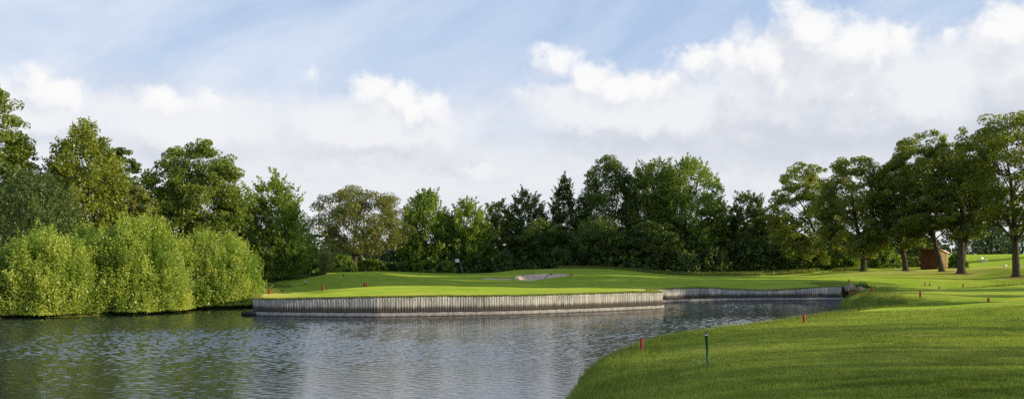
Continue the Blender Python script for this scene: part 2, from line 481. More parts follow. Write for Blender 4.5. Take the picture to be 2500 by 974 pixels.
def pile_mat():
    m, nt, out = new_mat('weathered_piles')
    pos = OBJ(nt)
    t = ATTR(nt, 'tint')
    z = N(nt, 'ShaderNodeSeparateXYZ', {0: pos}).outputs[2]
    st = V(nt, 'MULTIPLY', pos, (11, 11, 0.9))
    n1 = NOISE(nt, st, 1.0, 4, 0.65)
    n2 = NOISE(nt, pos, 1.2, 3, 0.6)
    c = MIX(nt, MAP(nt, n1, 0.3, 0.7), (0.29, 0.255, 0.21), (0.62, 0.565, 0.475))
    c = MIX(nt, 1.0, c, MIX(nt, t, (0.55, 0.55, 0.55), (1.3, 1.29, 1.26)), 'MULTIPLY')
    c = MIX(nt, MAP(nt, n2, 0.5, 0.72, 0, 0.5), c, (0.16, 0.15, 0.13))
    # pale runs below the fixings
    run = M(nt, 'MULTIPLY', MAP(nt, NOISE(nt, V(nt, 'MULTIPLY', pos, (9, 9, 0.35)), 1.0, 2, 0.5), 0.56, 0.66), MAP(nt, z, 0.4, 0.7))
    c = MIX(nt, M(nt, 'MULTIPLY', run, 0.55), c, (0.62, 0.61, 0.58))
    # dark wet band above the waterline board
    wob = M(nt, 'ADD', z, M(nt, 'MULTIPLY', M(nt, 'SUBTRACT', n1, 0.5), 0.28))
    c = MIX(nt, MAP(nt, wob, 0.42, 0.66, 0.92, 0.0), c, (0.05, 0.035, 0.025))
    moss = M(nt, 'MULTIPLY', MAP(nt, wob, 0.8, 1.05), MAP(nt, n2, 0.42, 0.6))
    c = MIX(nt, M(nt, 'MULTIPLY', moss, 0.45), c, (0.12, 0.12, 0.06))
    b = N(nt, 'ShaderNodeBsdfPrincipled', {'Base Color': c, 'Roughness': 0.85,
          'Normal': N(nt, 'ShaderNodeBump', {'Strength': 0.5, 'Distance': 0.02, 'Height': n1}).outputs[0]}).outputs[0]
    nt.links.new(b, out.inputs[0])
    return m

def board_mat():
    m, nt, out = new_mat('waterline_board')
    pos = OBJ(nt)
    z = N(nt, 'ShaderNodeSeparateXYZ', {0: pos}).outputs[2]
    n1 = NOISE(nt, V(nt, 'MULTIPLY', pos, (6, 6, 3)), 1.0, 4, 0.65)
    c = MIX(nt, MAP(nt, n1, 0.3, 0.7), (0.24, 0.21, 0.185), (0.44, 0.395, 0.355))
    wob = M(nt, 'ADD', z, M(nt, 'MULTIPLY', M(nt, 'SUBTRACT', n1, 0.5), 0.06))
    c = MIX(nt, MAP(nt, wob, 0.03, 0.08, 0.9, 0.0), c, (0.04, 0.03, 0.025))
    b = N(nt, 'ShaderNodeBsdfPrincipled', {'Base Color': c, 'Roughness': 0.8}).outputs[0]
    nt.links.new(b, out.inputs[0])
    return m

def sand_mat(name='bunker_sand', a=(0.58, 0.41, 0.27), b=(0.74, 0.56, 0.39)):
    m, nt, out = new_mat(name)
    pos = OBJ(nt)
    n1 = NOISE(nt, pos, 2.0, 4, 0.6)
    n2 = NOISE(nt, V(nt, 'MULTIPLY', pos, (1, 4, 1)), 5.0, 3, 0.6)
    c = MIX(nt, MAP(nt, n1, 0.3, 0.7), a, b)
    bs = N(nt, 'ShaderNodeBsdfDiffuse', {'Color': c, 'Normal': N(nt, 'ShaderNodeBump', {'Strength': 0.5, 'Distance': 0.04, 'Height': n2}).outputs[0]}).outputs[0]
    nt.links.new(bs, out.inputs[0])
    return m

def stone_mat():
    m, nt, out = new_mat('bank_stone')
    pos = OBJ(nt)
    n1 = NOISE(nt, pos, 4.0, 5, 0.65)
    c = MIX(nt, MAP(nt, n1, 0.3, 0.7), (0.16, 0.125, 0.09), (0.42, 0.35, 0.26))
    bs = N(nt, 'ShaderNodeBsdfDiffuse', {'Color': c, 'Normal': N(nt, 'ShaderNodeBump', {'Strength': 0.8, 'Distance': 0.06, 'Height': n1}).outputs[0]}).outputs[0]
    nt.links.new(bs, out.inputs[0])
    return m

MAT = dict(
    turf=grass_mat(), blades=grass_mat('grass_blades', True), water=water_mat(), pile=pile_mat(), board=board_mat(), sand=sand_mat(), stone=stone_mat(),
    gravel=sand_mat('gravel', (0.30, 0.25, 0.22), (0.42, 0.36, 0.32)),
    bark=bark_mat('oak_bark', (0.045, 0.035, 0.025), (0.16, 0.135, 0.10)), greybark=bark_mat('grey_bark', (0.06, 0.055, 0.05), (0.20, 0.18, 0.15)),
    f_bush=foliage_mat('bush_leaves', (0.20, 0.32, 0.028), (0.74, 0.76, 0.16), 0.5),
    f_dark=foliage_mat('dark_leaves', (0.04, 0.08, 0.014), (0.21, 0.28, 0.04), 0.42),
    f_mid=foliage_mat('mid_leaves', (0.085, 0.145, 0.018), (0.36, 0.42, 0.06), 0.48),
    f_alder=foliage_mat('alder_leaves', (0.085, 0.16, 0.016), (0.40, 0.50, 0.06), 0.5),
    f_yellow=foliage_mat('yellowing_leaves', (0.10, 0.165, 0.014), (0.52, 0.53, 0.06), 0.48),
    f_oak=foliage_mat('oak_leaves', (0.085, 0.14, 0.018), (0.43, 0.47, 0.055), 0.55, accent=(0.30, 0.26, 0.05)),
    f_brown=foliage_mat('browning_oak_leaves', (0.095, 0.125, 0.024), (0.36, 0.37, 0.07), 0.48, accent=(0.34, 0.25, 0.075)),
    f_grey=foliage_mat('grey_green_leaves', (0.075, 0.115, 0.03), (0.22, 0.28, 0.075), 0.42),
    f_far=foliage_mat('far_leaves', (0.045, 0.08, 0.035), (0.12, 0.165, 0.07), 0.35),
    red=paint_mat('red_paint', (0.42, 0.018, 0.012), 0.55, (0.25, 0.08, 0.06), 0.4), green=paint_mat('green_paint', (0.010, 0.095, 0.058), 0.4, (0.05, 0.1, 0.07), 0.2),
    white=paint_mat('white_paint', (0.8, 0.8, 0.78), 0.45, (0.5, 0.48, 0.44), 0.3), yellow=paint_mat('yellow_plastic', (0.6, 0.45, 0.03), 0.4),
    black=paint_mat('black_plastic', (0.02, 0.02, 0.02), 0.5), pink=paint_mat('faded_red_paint', (0.55, 0.26, 0.22), 0.7, (0.6, 0.5, 0.45), 0.5),
    grey=paint_mat('galvanised_metal', (0.35, 0.36, 0.37), 0.4), cloth=paint_mat('flag_cloth', (0.82, 0.83, 0.85), 0.8, (0.7, 0.7, 0.72), 0.2, 6),
    shed=wood_mat('shed_boards', (0.20, 0.060, 0.03), (0.36, 0.13, 0.06)), batten=wood_mat('shed_battens', (0.45, 0.29, 0.13), (0.66, 0.45, 0.22)),
    felt=paint_mat('roofing', (0.30, 0.17, 0.075), 0.8, (0.2, 0.14, 0.08), 0.4, 4), redwood=wood_mat('red_timber', (0.22, 0.07, 0.025), (0.42, 0.16, 0.06)),
    oldwood=wood_mat('dark_timber', (0.035, 0.025, 0.018), (0.09, 0.07, 0.05)), blue=paint_mat('blue_steel', (0.10, 0.22, 0.55), 0.6, (0.2, 0.3, 0.5), 0.2, 1),
    hall=paint_mat('pale_cladding', (0.5, 0.53, 0.57), 0.7, (0.45, 0.48, 0.5), 0.3, 0.5), stem=wood_mat('dead_stems', (0.14, 0.10, 0.05), (0.30, 0.22, 0.11)),
)

# ------------------------------------------------------------------ terrain mesh
def axis(fine, grow0, far_lo, far_hi, rate=1.05):
    out = list(fine)
    lo, s = fine[0], grow0
    neg = []
    while lo > far_lo:
        s *= rate; lo -= s; neg.append(lo)
    hi, s = fine[-1], grow0
    pos = []
    while hi < far_hi:
        s *= rate; hi += s; pos.append(hi)
    return np.array(neg[::-1] + out + pos)

ax = axis(np.arange(-32, 32.01, 0.2), 0.2, -2500, 2500, 1.045)
ay = axis(np.concatenate([np.arange(6, 68, 0.2), np.arange(68, 112, 0.25)]), 0.25, -400, 3500, 1.045)
GX, GY = np.meshgrid(ax, ay)
nx, ny = len(ax), len(ay)
vx, vy = GX.ravel().copy(), GY.ravel().copy()
PATH = np.array([W(*p)[:2] for p in [(2410, 656, 103), (2440, 653, 106), (2475, 650, 110), (2530, 646, 116), (2600, 640, 122), (2600, 643, 118), (2530, 650, 112), (2475, 654, 106.5), (2440, 657, 103.5)]])
PATH = np.array([(46.5, 101.5), (54, 104.2), (61.5, 108.5), (72, 112), (90, 114.5), (90, 112.5), (73, 110.2), (63, 106.6), (55.5, 102.2), (47.5, 100.0)])
for P, r in ((POLY, 0.13), (BUNKER, 0.15), (BUNKER2, 0.15)):
    m = np.nonzero((vx > P[:, 0].min() - 1) & (vx < min(P[:, 0].max(), 31) + .5) & (vx > -31) & (vy > max(P[:, 1].min(), 7) - 1) & (vy < P[:, 1].max() + 1))[0]
    d, idx, near = dist_poly(vx[m], vy[m], P)
    k = d < r
    vx[m[k]] = near[k, 0]; vy[m[k]] = near[k, 1]
vz = ground(vx, vy)
I = (np.arange(ny - 1)[:, None] * nx + np.arange(nx - 1)[None, :]).ravel()
quads = np.stack([I, I + 1, I + nx + 1, I + nx], 1)
d_shore, e_idx, _ = dist_poly(vx, vy, POLY)
ins = inside(vx, vy, POLY)
bad = ins & (e_idx < NWALL) & (d_shore > 0.01) & (d_shore < 2.5)
# vertices exactly on the wall count as land
on = (d_shore < 0.012) & (e_idx < NWALL)
if on.any():
    vz[on] = land(vx[on], vy[on])
quads = quads[~bad[quads].any(1)]
cx, cy = vx[quads].mean(1), vy[quads].mean(1)
in_b = inside(cx, cy, BUNKER) | inside(cx, cy, BUNKER2)
in_p = inside(cx, cy, PATH)

rough = np.zeros(len(vx)); dry = np.zeros(len(vx)); soil = np.zeros(len(vx)); clipp = np.zeros(len(vx))
near_right = (vx > -3) & (vy < 45)
rough = np.where(~ins & (vx > 10) & (vy > 45) & (vy < 63), sstep(3.5, 0.5, d_shore), rough)
rough = np.maximum(rough, sstep(104, 112, vy) * sstep(48, 38, vx))
rough = np.maximum(rough, sstep(5, 1.5, np.abs(vy - 71 - .12 * (vx - 34))) * sstep(24, 29, vx) * sstep(52, 40, vx) * .8)
rough = np.maximum(rough, .4 * sstep(-19.5, -24, vx))
dry = np.maximum(dry, np.where((e_idx < NWALL) & ~ins, sstep(3.0, 0.3, d_shore) * .75, 0))
dry = np.maximum(dry, .85 * np.exp(-(((vx - 50) / 14) ** 2 + ((vy - 96.5) / 3.0) ** 2)))
dry = np.maximum(dry, .35 * np.exp(-(((vx - 8.5) / 2.2) ** 2 + ((vy - 17) / 2.2) ** 2)))
dry = np.maximum(dry, .15 * sstep(46, 52, vy) * sstep(66, 60, vy) * sstep(18, 26, vx))
soil = np.where(~ins & (vx < -16), sstep(0.9, 0.25, d_shore), 0)
soil = np.maximum(soil, np.where((vx > 20) & (vy > 58) & (vy < 65) & ~ins, sstep(1.6, 0.3, d_shore), 0))
for tpx, td in ((2022, 112), (2108, 101), (2211, 99), (2299, 96), (2347, 93), (2481, 88), (865, 104)):
    rr_ = np.hypot((vx - (tpx - 1250) / F * td) * .8, vy - td + .6)
    dry = np.maximum(dry, .9 * sstep(2.6, .5, rr_)); soil = np.maximum(soil, .7 * sstep(1.3, .4, rr_))
bunk_d, _, _ = dist_poly(vx, vy, BUNKER)
soil = np.maximum(soil, np.where((bunk_d < .35) & (vy > 88), .9, 0))
curve = 0.9 * np.abs((vy - 10.5) - 0.10 * (vx - 11) ** 2)
clipp = sstep(3.0, 0.8, curve) * sstep(4, 6, vx) * sstep(15, 12, vx) * (vy < 22)
dry = np.maximum(dry, np.where(near_right, .5 * sstep(.1, .6, fnoise(vx, vy, .33, 6)), 0))
clipp = np.maximum(clipp, .7 * np.exp(-(((vx - 4.3) / 1.6) ** 2 + ((vy - 20) / 2.2) ** 2)))

def sub_mesh(name, qs, mat):
    used = np.unique(qs)
    remap = np.full(len(vx), -1); remap[used] = np.arange(len(used))
    return mesh_np(name, np.stack([vx[used], vy[used], vz[used]], 1), remap[qs], mat, None, True,
                   {'rough': rough[used], 'dry': dry[used], 'soil': soil[used], 'clippings': clipp[used]})

tag(sub_mesh('ground', quads[~in_b & ~in_p], MAT['turf']), kind='structure')
tag(sub_mesh('sand_bunker', quads[in_b], MAT['sand']), kind='structure')
if in_p.any():
    tag(sub_mesh('path', quads[in_p], MAT['gravel']), kind='structure')

# water: real ripples where they can be told apart, flat further off
rw = np.random.default_rng(21)
wys = np.concatenate([[-3, 4], np.exp(np.arange(math.log(8), math.log(66.9), .0017)), [67]])
wxs = np.concatenate([[-90, -60], np.arange(-40, 31.01, .07)])
WX, WY = (q.ravel() for q in np.meshgrid(wxs, wys))
hgt = np.zeros(len(WX))
for k in range(46):
    lam = .11 * (.42 / .11) ** rw.random()
    th = rw.normal(0.15, .55)
    kx, ky = 2 * PI / lam * math.sin(th), 2 * PI / lam * math.cos(th)
    hgt += (.0145 * lam / (2 * PI)) * np.sin(kx * WX + ky * WY + rw.uniform(0, 2 * PI) + .6 * np.sin(WX * .31 + k) + .5 * np.sin(WY * .23 + 2 * k))
gust = .72 + .38 * fn2(WX, WY)
gust *= 1 - .75 * np.exp(-(((WX - 18) / 4.5) ** 2 + ((WY - 46.5) / 2.2) ** 2))
gust *= 1 - .55 * sstep(-13, -21, WX - .3 * (WY - 50)) * sstep(44, 50, WY)
gust *= (.8 + 1.3 * sstep(21, 34, WY)) * (1 + .9 * sstep(-1, -11, WX) * sstep(22, 30, WY))
hgt *= gust * ((WX > -39.9) & (WY > 8))
nwx = len(wxs)
I_ = (np.arange(len(wys) - 1)[:, None] * nwx + np.arange(nwx - 1)[None, :]).ravel()
wm = mesh_np('water', np.stack([WX, WY, hgt], 1), np.stack([I_, I_ + 1, I_ + nwx + 1, I_ + nwx], 1), MAT['water'], None, True)
tag(wm, kind='structure')

# ------------------------------------------------------------------ the timber walls
def resample(P, step):
    seg = np.hypot(*(np.diff(P, axis=0).T)); s = np.concatenate([[0], np.cumsum(seg)])
    n = int(s[-1] / step)
    q = (np.arange(n) + 0.5) * step
    p0 = np.stack([np.interp(q, s, P[:, i]) for i in (0, 1)], 1)
    pa = np.stack([np.interp(np.clip(q - step / 2, 0, s[-1]), s, P[:, i]) for i in (0, 1)], 1)
    pb = np.stack([np.interp(np.clip(q + step / 2, 0, s[-1]), s, P[:, i]) for i in (0, 1)], 1)
    t = pb - pa; t /= np.linalg.norm(t, axis=1, keepdims=True)
    return p0, t

def timber_wall(P, label, name='timber_wall'):
    root = empty(name, (P[len(P) // 2][0], P[len(P) // 2][1], 0))
    tag(root, label, 'wall')
    ox, oy = root.location.x, root.location.y
    step = 0.15
    p, t = resample(P, step)
    nrm = np.stack([t[:, 1], -t[:, 0]], 1)          # towards the water
    # the water lies on the right-hand side of the walking direction
    mid = p + nrm * 0.5
    if inside(mid[:, 0], mid[:, 1], POLY).mean() < 0.5: nrm = -nrm
    top = land(p[:, 0], p[:, 1])
    piles, bolts = MB(), MB()
    rs = random.Random(3)
    grp = 0.5
    for i in range(len(p)):
        if i % rs.choice((6, 7, 9)) == 0: grp = rs.uniform(.3, .7)
        c = p[i] + nrm[i] * (0.075 + rs.uniform(-.006, .006))
        zt = top[i] - 0.03 + rs.uniform(-.008, .008)
        ang = math.atan2(t[i][1], t[i][0]) + rs.uniform(-.015, .015)
        piles.box((c[0] - ox, c[1] - oy, (zt - 0.6) / 2), (step - 0.003, 0.13, zt + 0.6), ang, min(1, max(0, grp + rs.uniform(-.11, .11))), (rs.uniform(-.006, .006), rs.uniform(-.004, .004)), 0.008)
        if i % 2 == 0:
            b = p[i] + nrm[i] * 0.155
            bolts.box((b[0] - ox, b[1] - oy, zt - 0.14), (0.045, 0.03, 0.06), ang, .9, bevel=.008)
    piles.build('pile_face', MAT['pile'], root)
    bo = bolts.build('bolt_heads', MAT['white'], root); bo['kind'] = 'stuff'
    # waterline board and the dark ledge above it follow the wall in one run
    def run(inner, outer, z0, z1, name, mat, wob=0.0):
        q = np.vstack([p[:1], p, p[-1:]]); q[0] -= t[0] * step / 2; q[-1] += t[-1] * step / 2
        nn = np.vstack([nrm[:1], nrm, nrm[-1:]])
        j = RNG.normal(0, wob, len(q)) if wob else np.zeros(len(q))
        prof = [(inner, z0, 0), (outer, z0, 0), (outer, z1 - .012, 1), (outer - .012, z1, 1), (inner, z1, 1)]
        v = np.stack([np.stack([q[:, 0] + nn[:, 0] * o - ox, q[:, 1] + nn[:, 1] * o - oy, np.full(len(q), zz) + j * k], 1) for o, zz, k in prof], 1)
        i = np.arange(len(q) - 1)[:, None] * 5; c = np.arange(4)[None, :]
        f = np.stack([i + c, i + c + 1, i + 5 + c + 1, i + 5 + c], -1).reshape(-1, 4)
        mesh_np(name, v.reshape(-1, 3), f, mat, root)
    run(.13, .255, -.3, .225, 'waterline_board', MAT['board'], .006)
    run(.13, .20, .226, .285, 'ledge', MAT['oldwood'])
    return root

timber_wall(WF, 'weathered upright timber wall holding up the front of the island green')
timber_wall(WC, 'weathered upright timber wall at the back of the cove, half in shade')
lg = MB(); lg.tube([(-15.2, 46.0, .12), (-14.75, 46.1, .13), (-14.3, 46.0, .1)], [.13, .14, .12], 10)
tag(lg.build('log', MAT['oldwood'], None, True), 'dark wet log lying in the water at the corner of the long timber wall', 'log')

# ------------------------------------------------------------------ grass blades
def blades(name, x, y, h, w, lean=0.35, tint=None, dry=None, zoff=-0.005, z=None):
    n = len(x)
    z = ground(x, y) if z is None else z
    az = RNG.uniform(0, 2 * PI, n); la = RNG.uniform(0, 2 * PI, n)
    l = np.abs(RNG.normal(0, lean, n)) * h
    dx, dy = np.cos(az) * w / 2, np.sin(az) * w / 2
    v = np.empty((n, 3, 3))
    v[:, 0] = np.stack([x - dx, y - dy, z + zoff], 1)
    v[:, 1] = np.stack([x + dx, y + dy, z + zoff], 1)
    v[:, 2] = np.stack([x + np.cos(la) * l, y + np.sin(la) * l, z + h], 1)
    t = RNG.uniform(0.1, 0.9, n) if tint is None else np.clip(tint + RNG.normal(0, .15, n), 0, 1)
    dr = np.zeros(n) if dry is None else dry
    o = mesh_np(name, v.reshape(-1, 3), np.arange(n * 3).reshape(-1, 3), MAT['blades'], None, False,
                {'tint': np.stack([t * .5, t * .5, np.clip(t * 1.25, 0, 1)], 1).ravel(), 'dry': np.repeat(dr, 3)})
    return o

# near lawn: denser where nearer
n = 330000
d = np.exp(RNG.uniform(math.log(9.0), math.log(40.0), n)); a = RNG.uniform(-0.02, 0.72, n)
x, y = d * np.sin(a * .96), d * np.cos(a * .96)
ds, ei, _ = dist_poly(x, y, POLY)
ok = ~inside(x, y, POLY) & (ds > 0.02)
x, y, ds = x[ok], y[ok], ds[ok]
sh = sstep(3.2, 0.6, ds + 0.5 * fnoise(x, y, 1.3))                        # longer grass along the water
x_s, y_s, z_s = hit(1728, 897)
st = np.exp(-(((x - x_s - .15) / .5) ** 2 + ((y - y_s) / .5) ** 2))
h = (0.03 + 0.025 * RNG.random(len(x))) * (1 + .55 * fnoise(x, y, 3.2, 7)) + 0.11 * sh * RNG.random(len(x)) + 0.16 * st * RNG.random(len(x))
curve = 0.9 * np.abs((y - 10.5) - 0.10 * (x - 11) ** 2)
cl = sstep(3.0, 0.8, curve) * sstep(4, 6, x) * sstep(15, 12, x) * (y < 22)
tt = 0.52 + 0.30 * fnoise(x, y, .5, 2) + 0.22 * fnoise(x, y, 2.2, 5) + 0.2 * fnoise(x, y, 7.0, 9) - .1 * sh - .22 * cl * (fnoise(x, y * 2.2, 1.6, 3) > 0)
h = h * (1 + .5 * cl * (fnoise(x, y * 2.2, 1.6, 3) > 0))
dd = np.clip(.30 * (RNG.random(len(x)) < .05 + .25 * np.exp(-(((x - 8.5) / 2) ** 2 + ((y - 17) / 2) ** 2))) * 2.2, 0, .8)
tag(blades('lawn_grass', x, y, h, 0.0065 + 0.00045 * np.hypot(x, y), .5, tt, dd), kind='stuff')

# longer tufts by the waterside and at the foot of the green post
def scatter_along(P, n, lo, hi, side_out=True):
    seg = np.hypot(*(np.diff(P, axis=0).T)); s = np.concatenate([[0], np.cumsum(seg)])
    q = RNG.uniform(0, s[-1], n)
    i = np.clip(np.searchsorted(s, q) - 1, 0, len(P) - 2)
    t = (P[i + 1] - P[i]); t /= np.linalg.norm(t, axis=1, keepdims=True) + 1e-9
    p = np.stack([np.interp(q, s, P[:, k]) for k in (0, 1)], 1)
    nr = np.stack([-t[:, 1], t[:, 0]], 1)
    tst = p + nr * .3
    flip = np.where(inside(tst[:, 0], tst[:, 1], POLY), -1, 1)[:, None]
    return p + nr * flip * RNG.uniform(lo, hi, n)[:, None]

SRn = SR[(SR[:, 0] > 0) & (SR[:, 1] < 46)]
p = np.vstack([scatter_along(SRn, 26000, 0.0, 1.6), scatter_along(SRn, 9000, -.10, .25)])
k = fnoise(p[:, 0], p[:, 1], 2.0, 4) > -.15
p = p[k]
tag(blades('shore_grass', p[:, 0], p[:, 1], RNG.uniform(.07, .22, len(p)) * (1 + .6 * np.clip(fnoise(p[:, 0], p[:, 1], 2.6, 11), 0, 1)), np.full(len(p), .012), .45, .42 + .2 * fnoise(p[:, 0], p[:, 1], 1.5, 1), (RNG.random(len(p)) < .05) * .7), kind='stuff')
# headland: thick rough grass
SRh = SR[(SR[:, 1] > 45.5) & (SR[:, 0] > 18)]
p = np.vstack([scatter_along(SRh, 34000, 0.0, 3.2), scatter_along(SRh[SRh[:, 1] > 52], 9000, 0, 1.2)])
k = (p[:, 0] > 19) & (RNG.random(len(p)) < sstep(3.2, .4, dist_poly(p[:, 0], p[:, 1], POLY)[0]))
p = p[k]
tag(blades('headland_grass', p[:, 0], p[:, 1], RNG.uniform(.06, .26, len(p)), np.full(len(p), .03), .5, .50 + .25 * fnoise(p[:, 0], p[:, 1], .8, 3), (RNG.random(len(p)) < .08) * .6), kind='stuff')
# grass lip that hangs over the walls
p = np.vstack([scatter_along(WF, 26000, -0.14, 0.25), scatter_along(WC, 16000, -0.14, 0.25)])
zl = land(p[:, 0], p[:, 1])
tag(blades('wall_top_grass', p[:, 0], p[:, 1], RNG.uniform(.03, .10, len(p)), np.full(len(p), .05), .9, .6 + .2 * fnoise(p[:, 0], p[:, 1], 1.0), (RNG.random(len(p)) < .4) * .55, -.05, zl), kind='stuff')
# hollow behind the headland, ground under the wood, lawn edge on the left
def patch(name, n, xr, yr, h, w, tint, dry, cond=None, dens=0.0):
    x, y = RNG.uniform(*xr, n), RNG.uniform(*yr, n)
    k = ~inside(x, y, POLY) & (fnoise(x, y, .45, 8) > dens)
    if cond is not None: k &= cond(x, y)
    x, y = x[k], y[k]
    return tag(blades(name, x, y, RNG.uniform(h[0], h[1], len(x)), np.full(len(x), w), .4, tint + .2 * fnoise(x, y, .7, 2), (RNG.random(len(x)) < dry) * .8), kind='stuff')
patch('hollow_grass', 26000, (26, 48), (64.5, 79), (.06, .30), .045, .52, .10, lambda x, y: RNG.random(len(x)) < sstep(4.4, 1.0, np.abs(y - 70.5 - .12 * (x - 34))), -.3)
patch('woodland_edge_grass', 30000, (6, 46), (105.5, 112), (.12, .55), .07, .42, .3, None, -.2)
patch('meadow_grass', 20000, (-27, -17.6), (61.5, 71), (.08, .36), .045, .72, .22, lambda x, y: RNG.random(len(x)) < sstep(-17.4, -19.5, x), -.1)

# white clover heads in the shade
nf = 110
fx, fy = [], []
for cxp, cyp, s_, k_ in ((1483, 915, 9, 6), (1540, 905, 60, 6), (1700, 888, 14, 6), (1600, 930, 80, 3)):
    for _ in range(k_):
        hx_, hy_, _z = hit(random.gauss(cxp, s_), random.gauss(cyp, s_ * .4))
        fx.append(hx_); fy.append(hy_)
fl = MB()
fzz = ground(np.array(fx), np.array(fy))
for X_, Y_, Z_ in zip(fx, fy, fzz):
    if inside(np.array([X_]), np.array([Y_]), POLY)[0]: continue
    hh = random.uniform(.045, .085)
    fl.tube([(X_, Y_, Z_ + hh), (X_, Y_, Z_ + hh + .008), (X_, Y_, Z_ + hh + .018), (X_, Y_, Z_ + hh + .024)], [.003, .009, .009, .003], 6)
tag(fl.build('clover_flowers', MAT['white']), kind='stuff')

# ------------------------------------------------------------------ trees
def leaf_quads(rng, P, size, up=0.55, out=None):
    """one diamond leaf (or leaf spray) at each point; returns verts, faces"""
    n = len(P)
    nrm = rng.normal(size=(n, 3)); nrm /= np.linalg.norm(nrm, axis=1, keepdims=True)
    if out is not None: nrm = nrm + out * 0.3
    nrm[:, 2] += up
    nrm /= np.linalg.norm(nrm, axis=1, keepdims=True)
    a = np.cross(nrm, rng.normal(size=(n, 3))); a /= np.linalg.norm(a, axis=1, keepdims=True) + 1e-9
    b = np.cross(nrm, a)
    s = (size * rng.uniform(0.6, 1.35, n))[:, None]
    fold = nrm * s * 0.18
    v = np.stack([P - a * s * .5, P + b * s * .32 + fold, P + a * s * .5, P - b * s * .32 + fold], 1)
    return v.reshape(-1, 3), np.arange(n * 4).reshape(-1, 4)

PROFILE = {
    'round': lambda t: np.sqrt(np.clip(1 - (2 * t - 1) ** 2, 0, 1)) ** .85,
    'oak': lambda t: np.interp(t, [0, .12, .35, .6, .8, .93, 1], [.55, .85, 1, .95, .76, .48, .12]),
    'broad': lambda t: np.interp(t, [0, .1, .3, .55, .8, .93, 1], [.65, .9, 1, .92, .68, .4, .1]),
    'cone': lambda t: np.interp(t, [0, .08, .25, .5, .75, .92, 1], [.8, 1, .95, .72, .42, .18, .03]),
    'egg': lambda t: np.interp(t, [0, .1, .3, .5, .72, .9, 1], [.75, .94, 1, .95, .77, .46, .10]),
    'dense': lambda t: np.interp(t, [0, .1, .3, .55, .8, .93, 1], [.85, .97, 1, .84, .5, .25, .06]),
    'column': lambda t: np.interp(t, [0, .1, .4, .7, .9, 1], [.8, .95, 1, .85, .5, .1]),
}

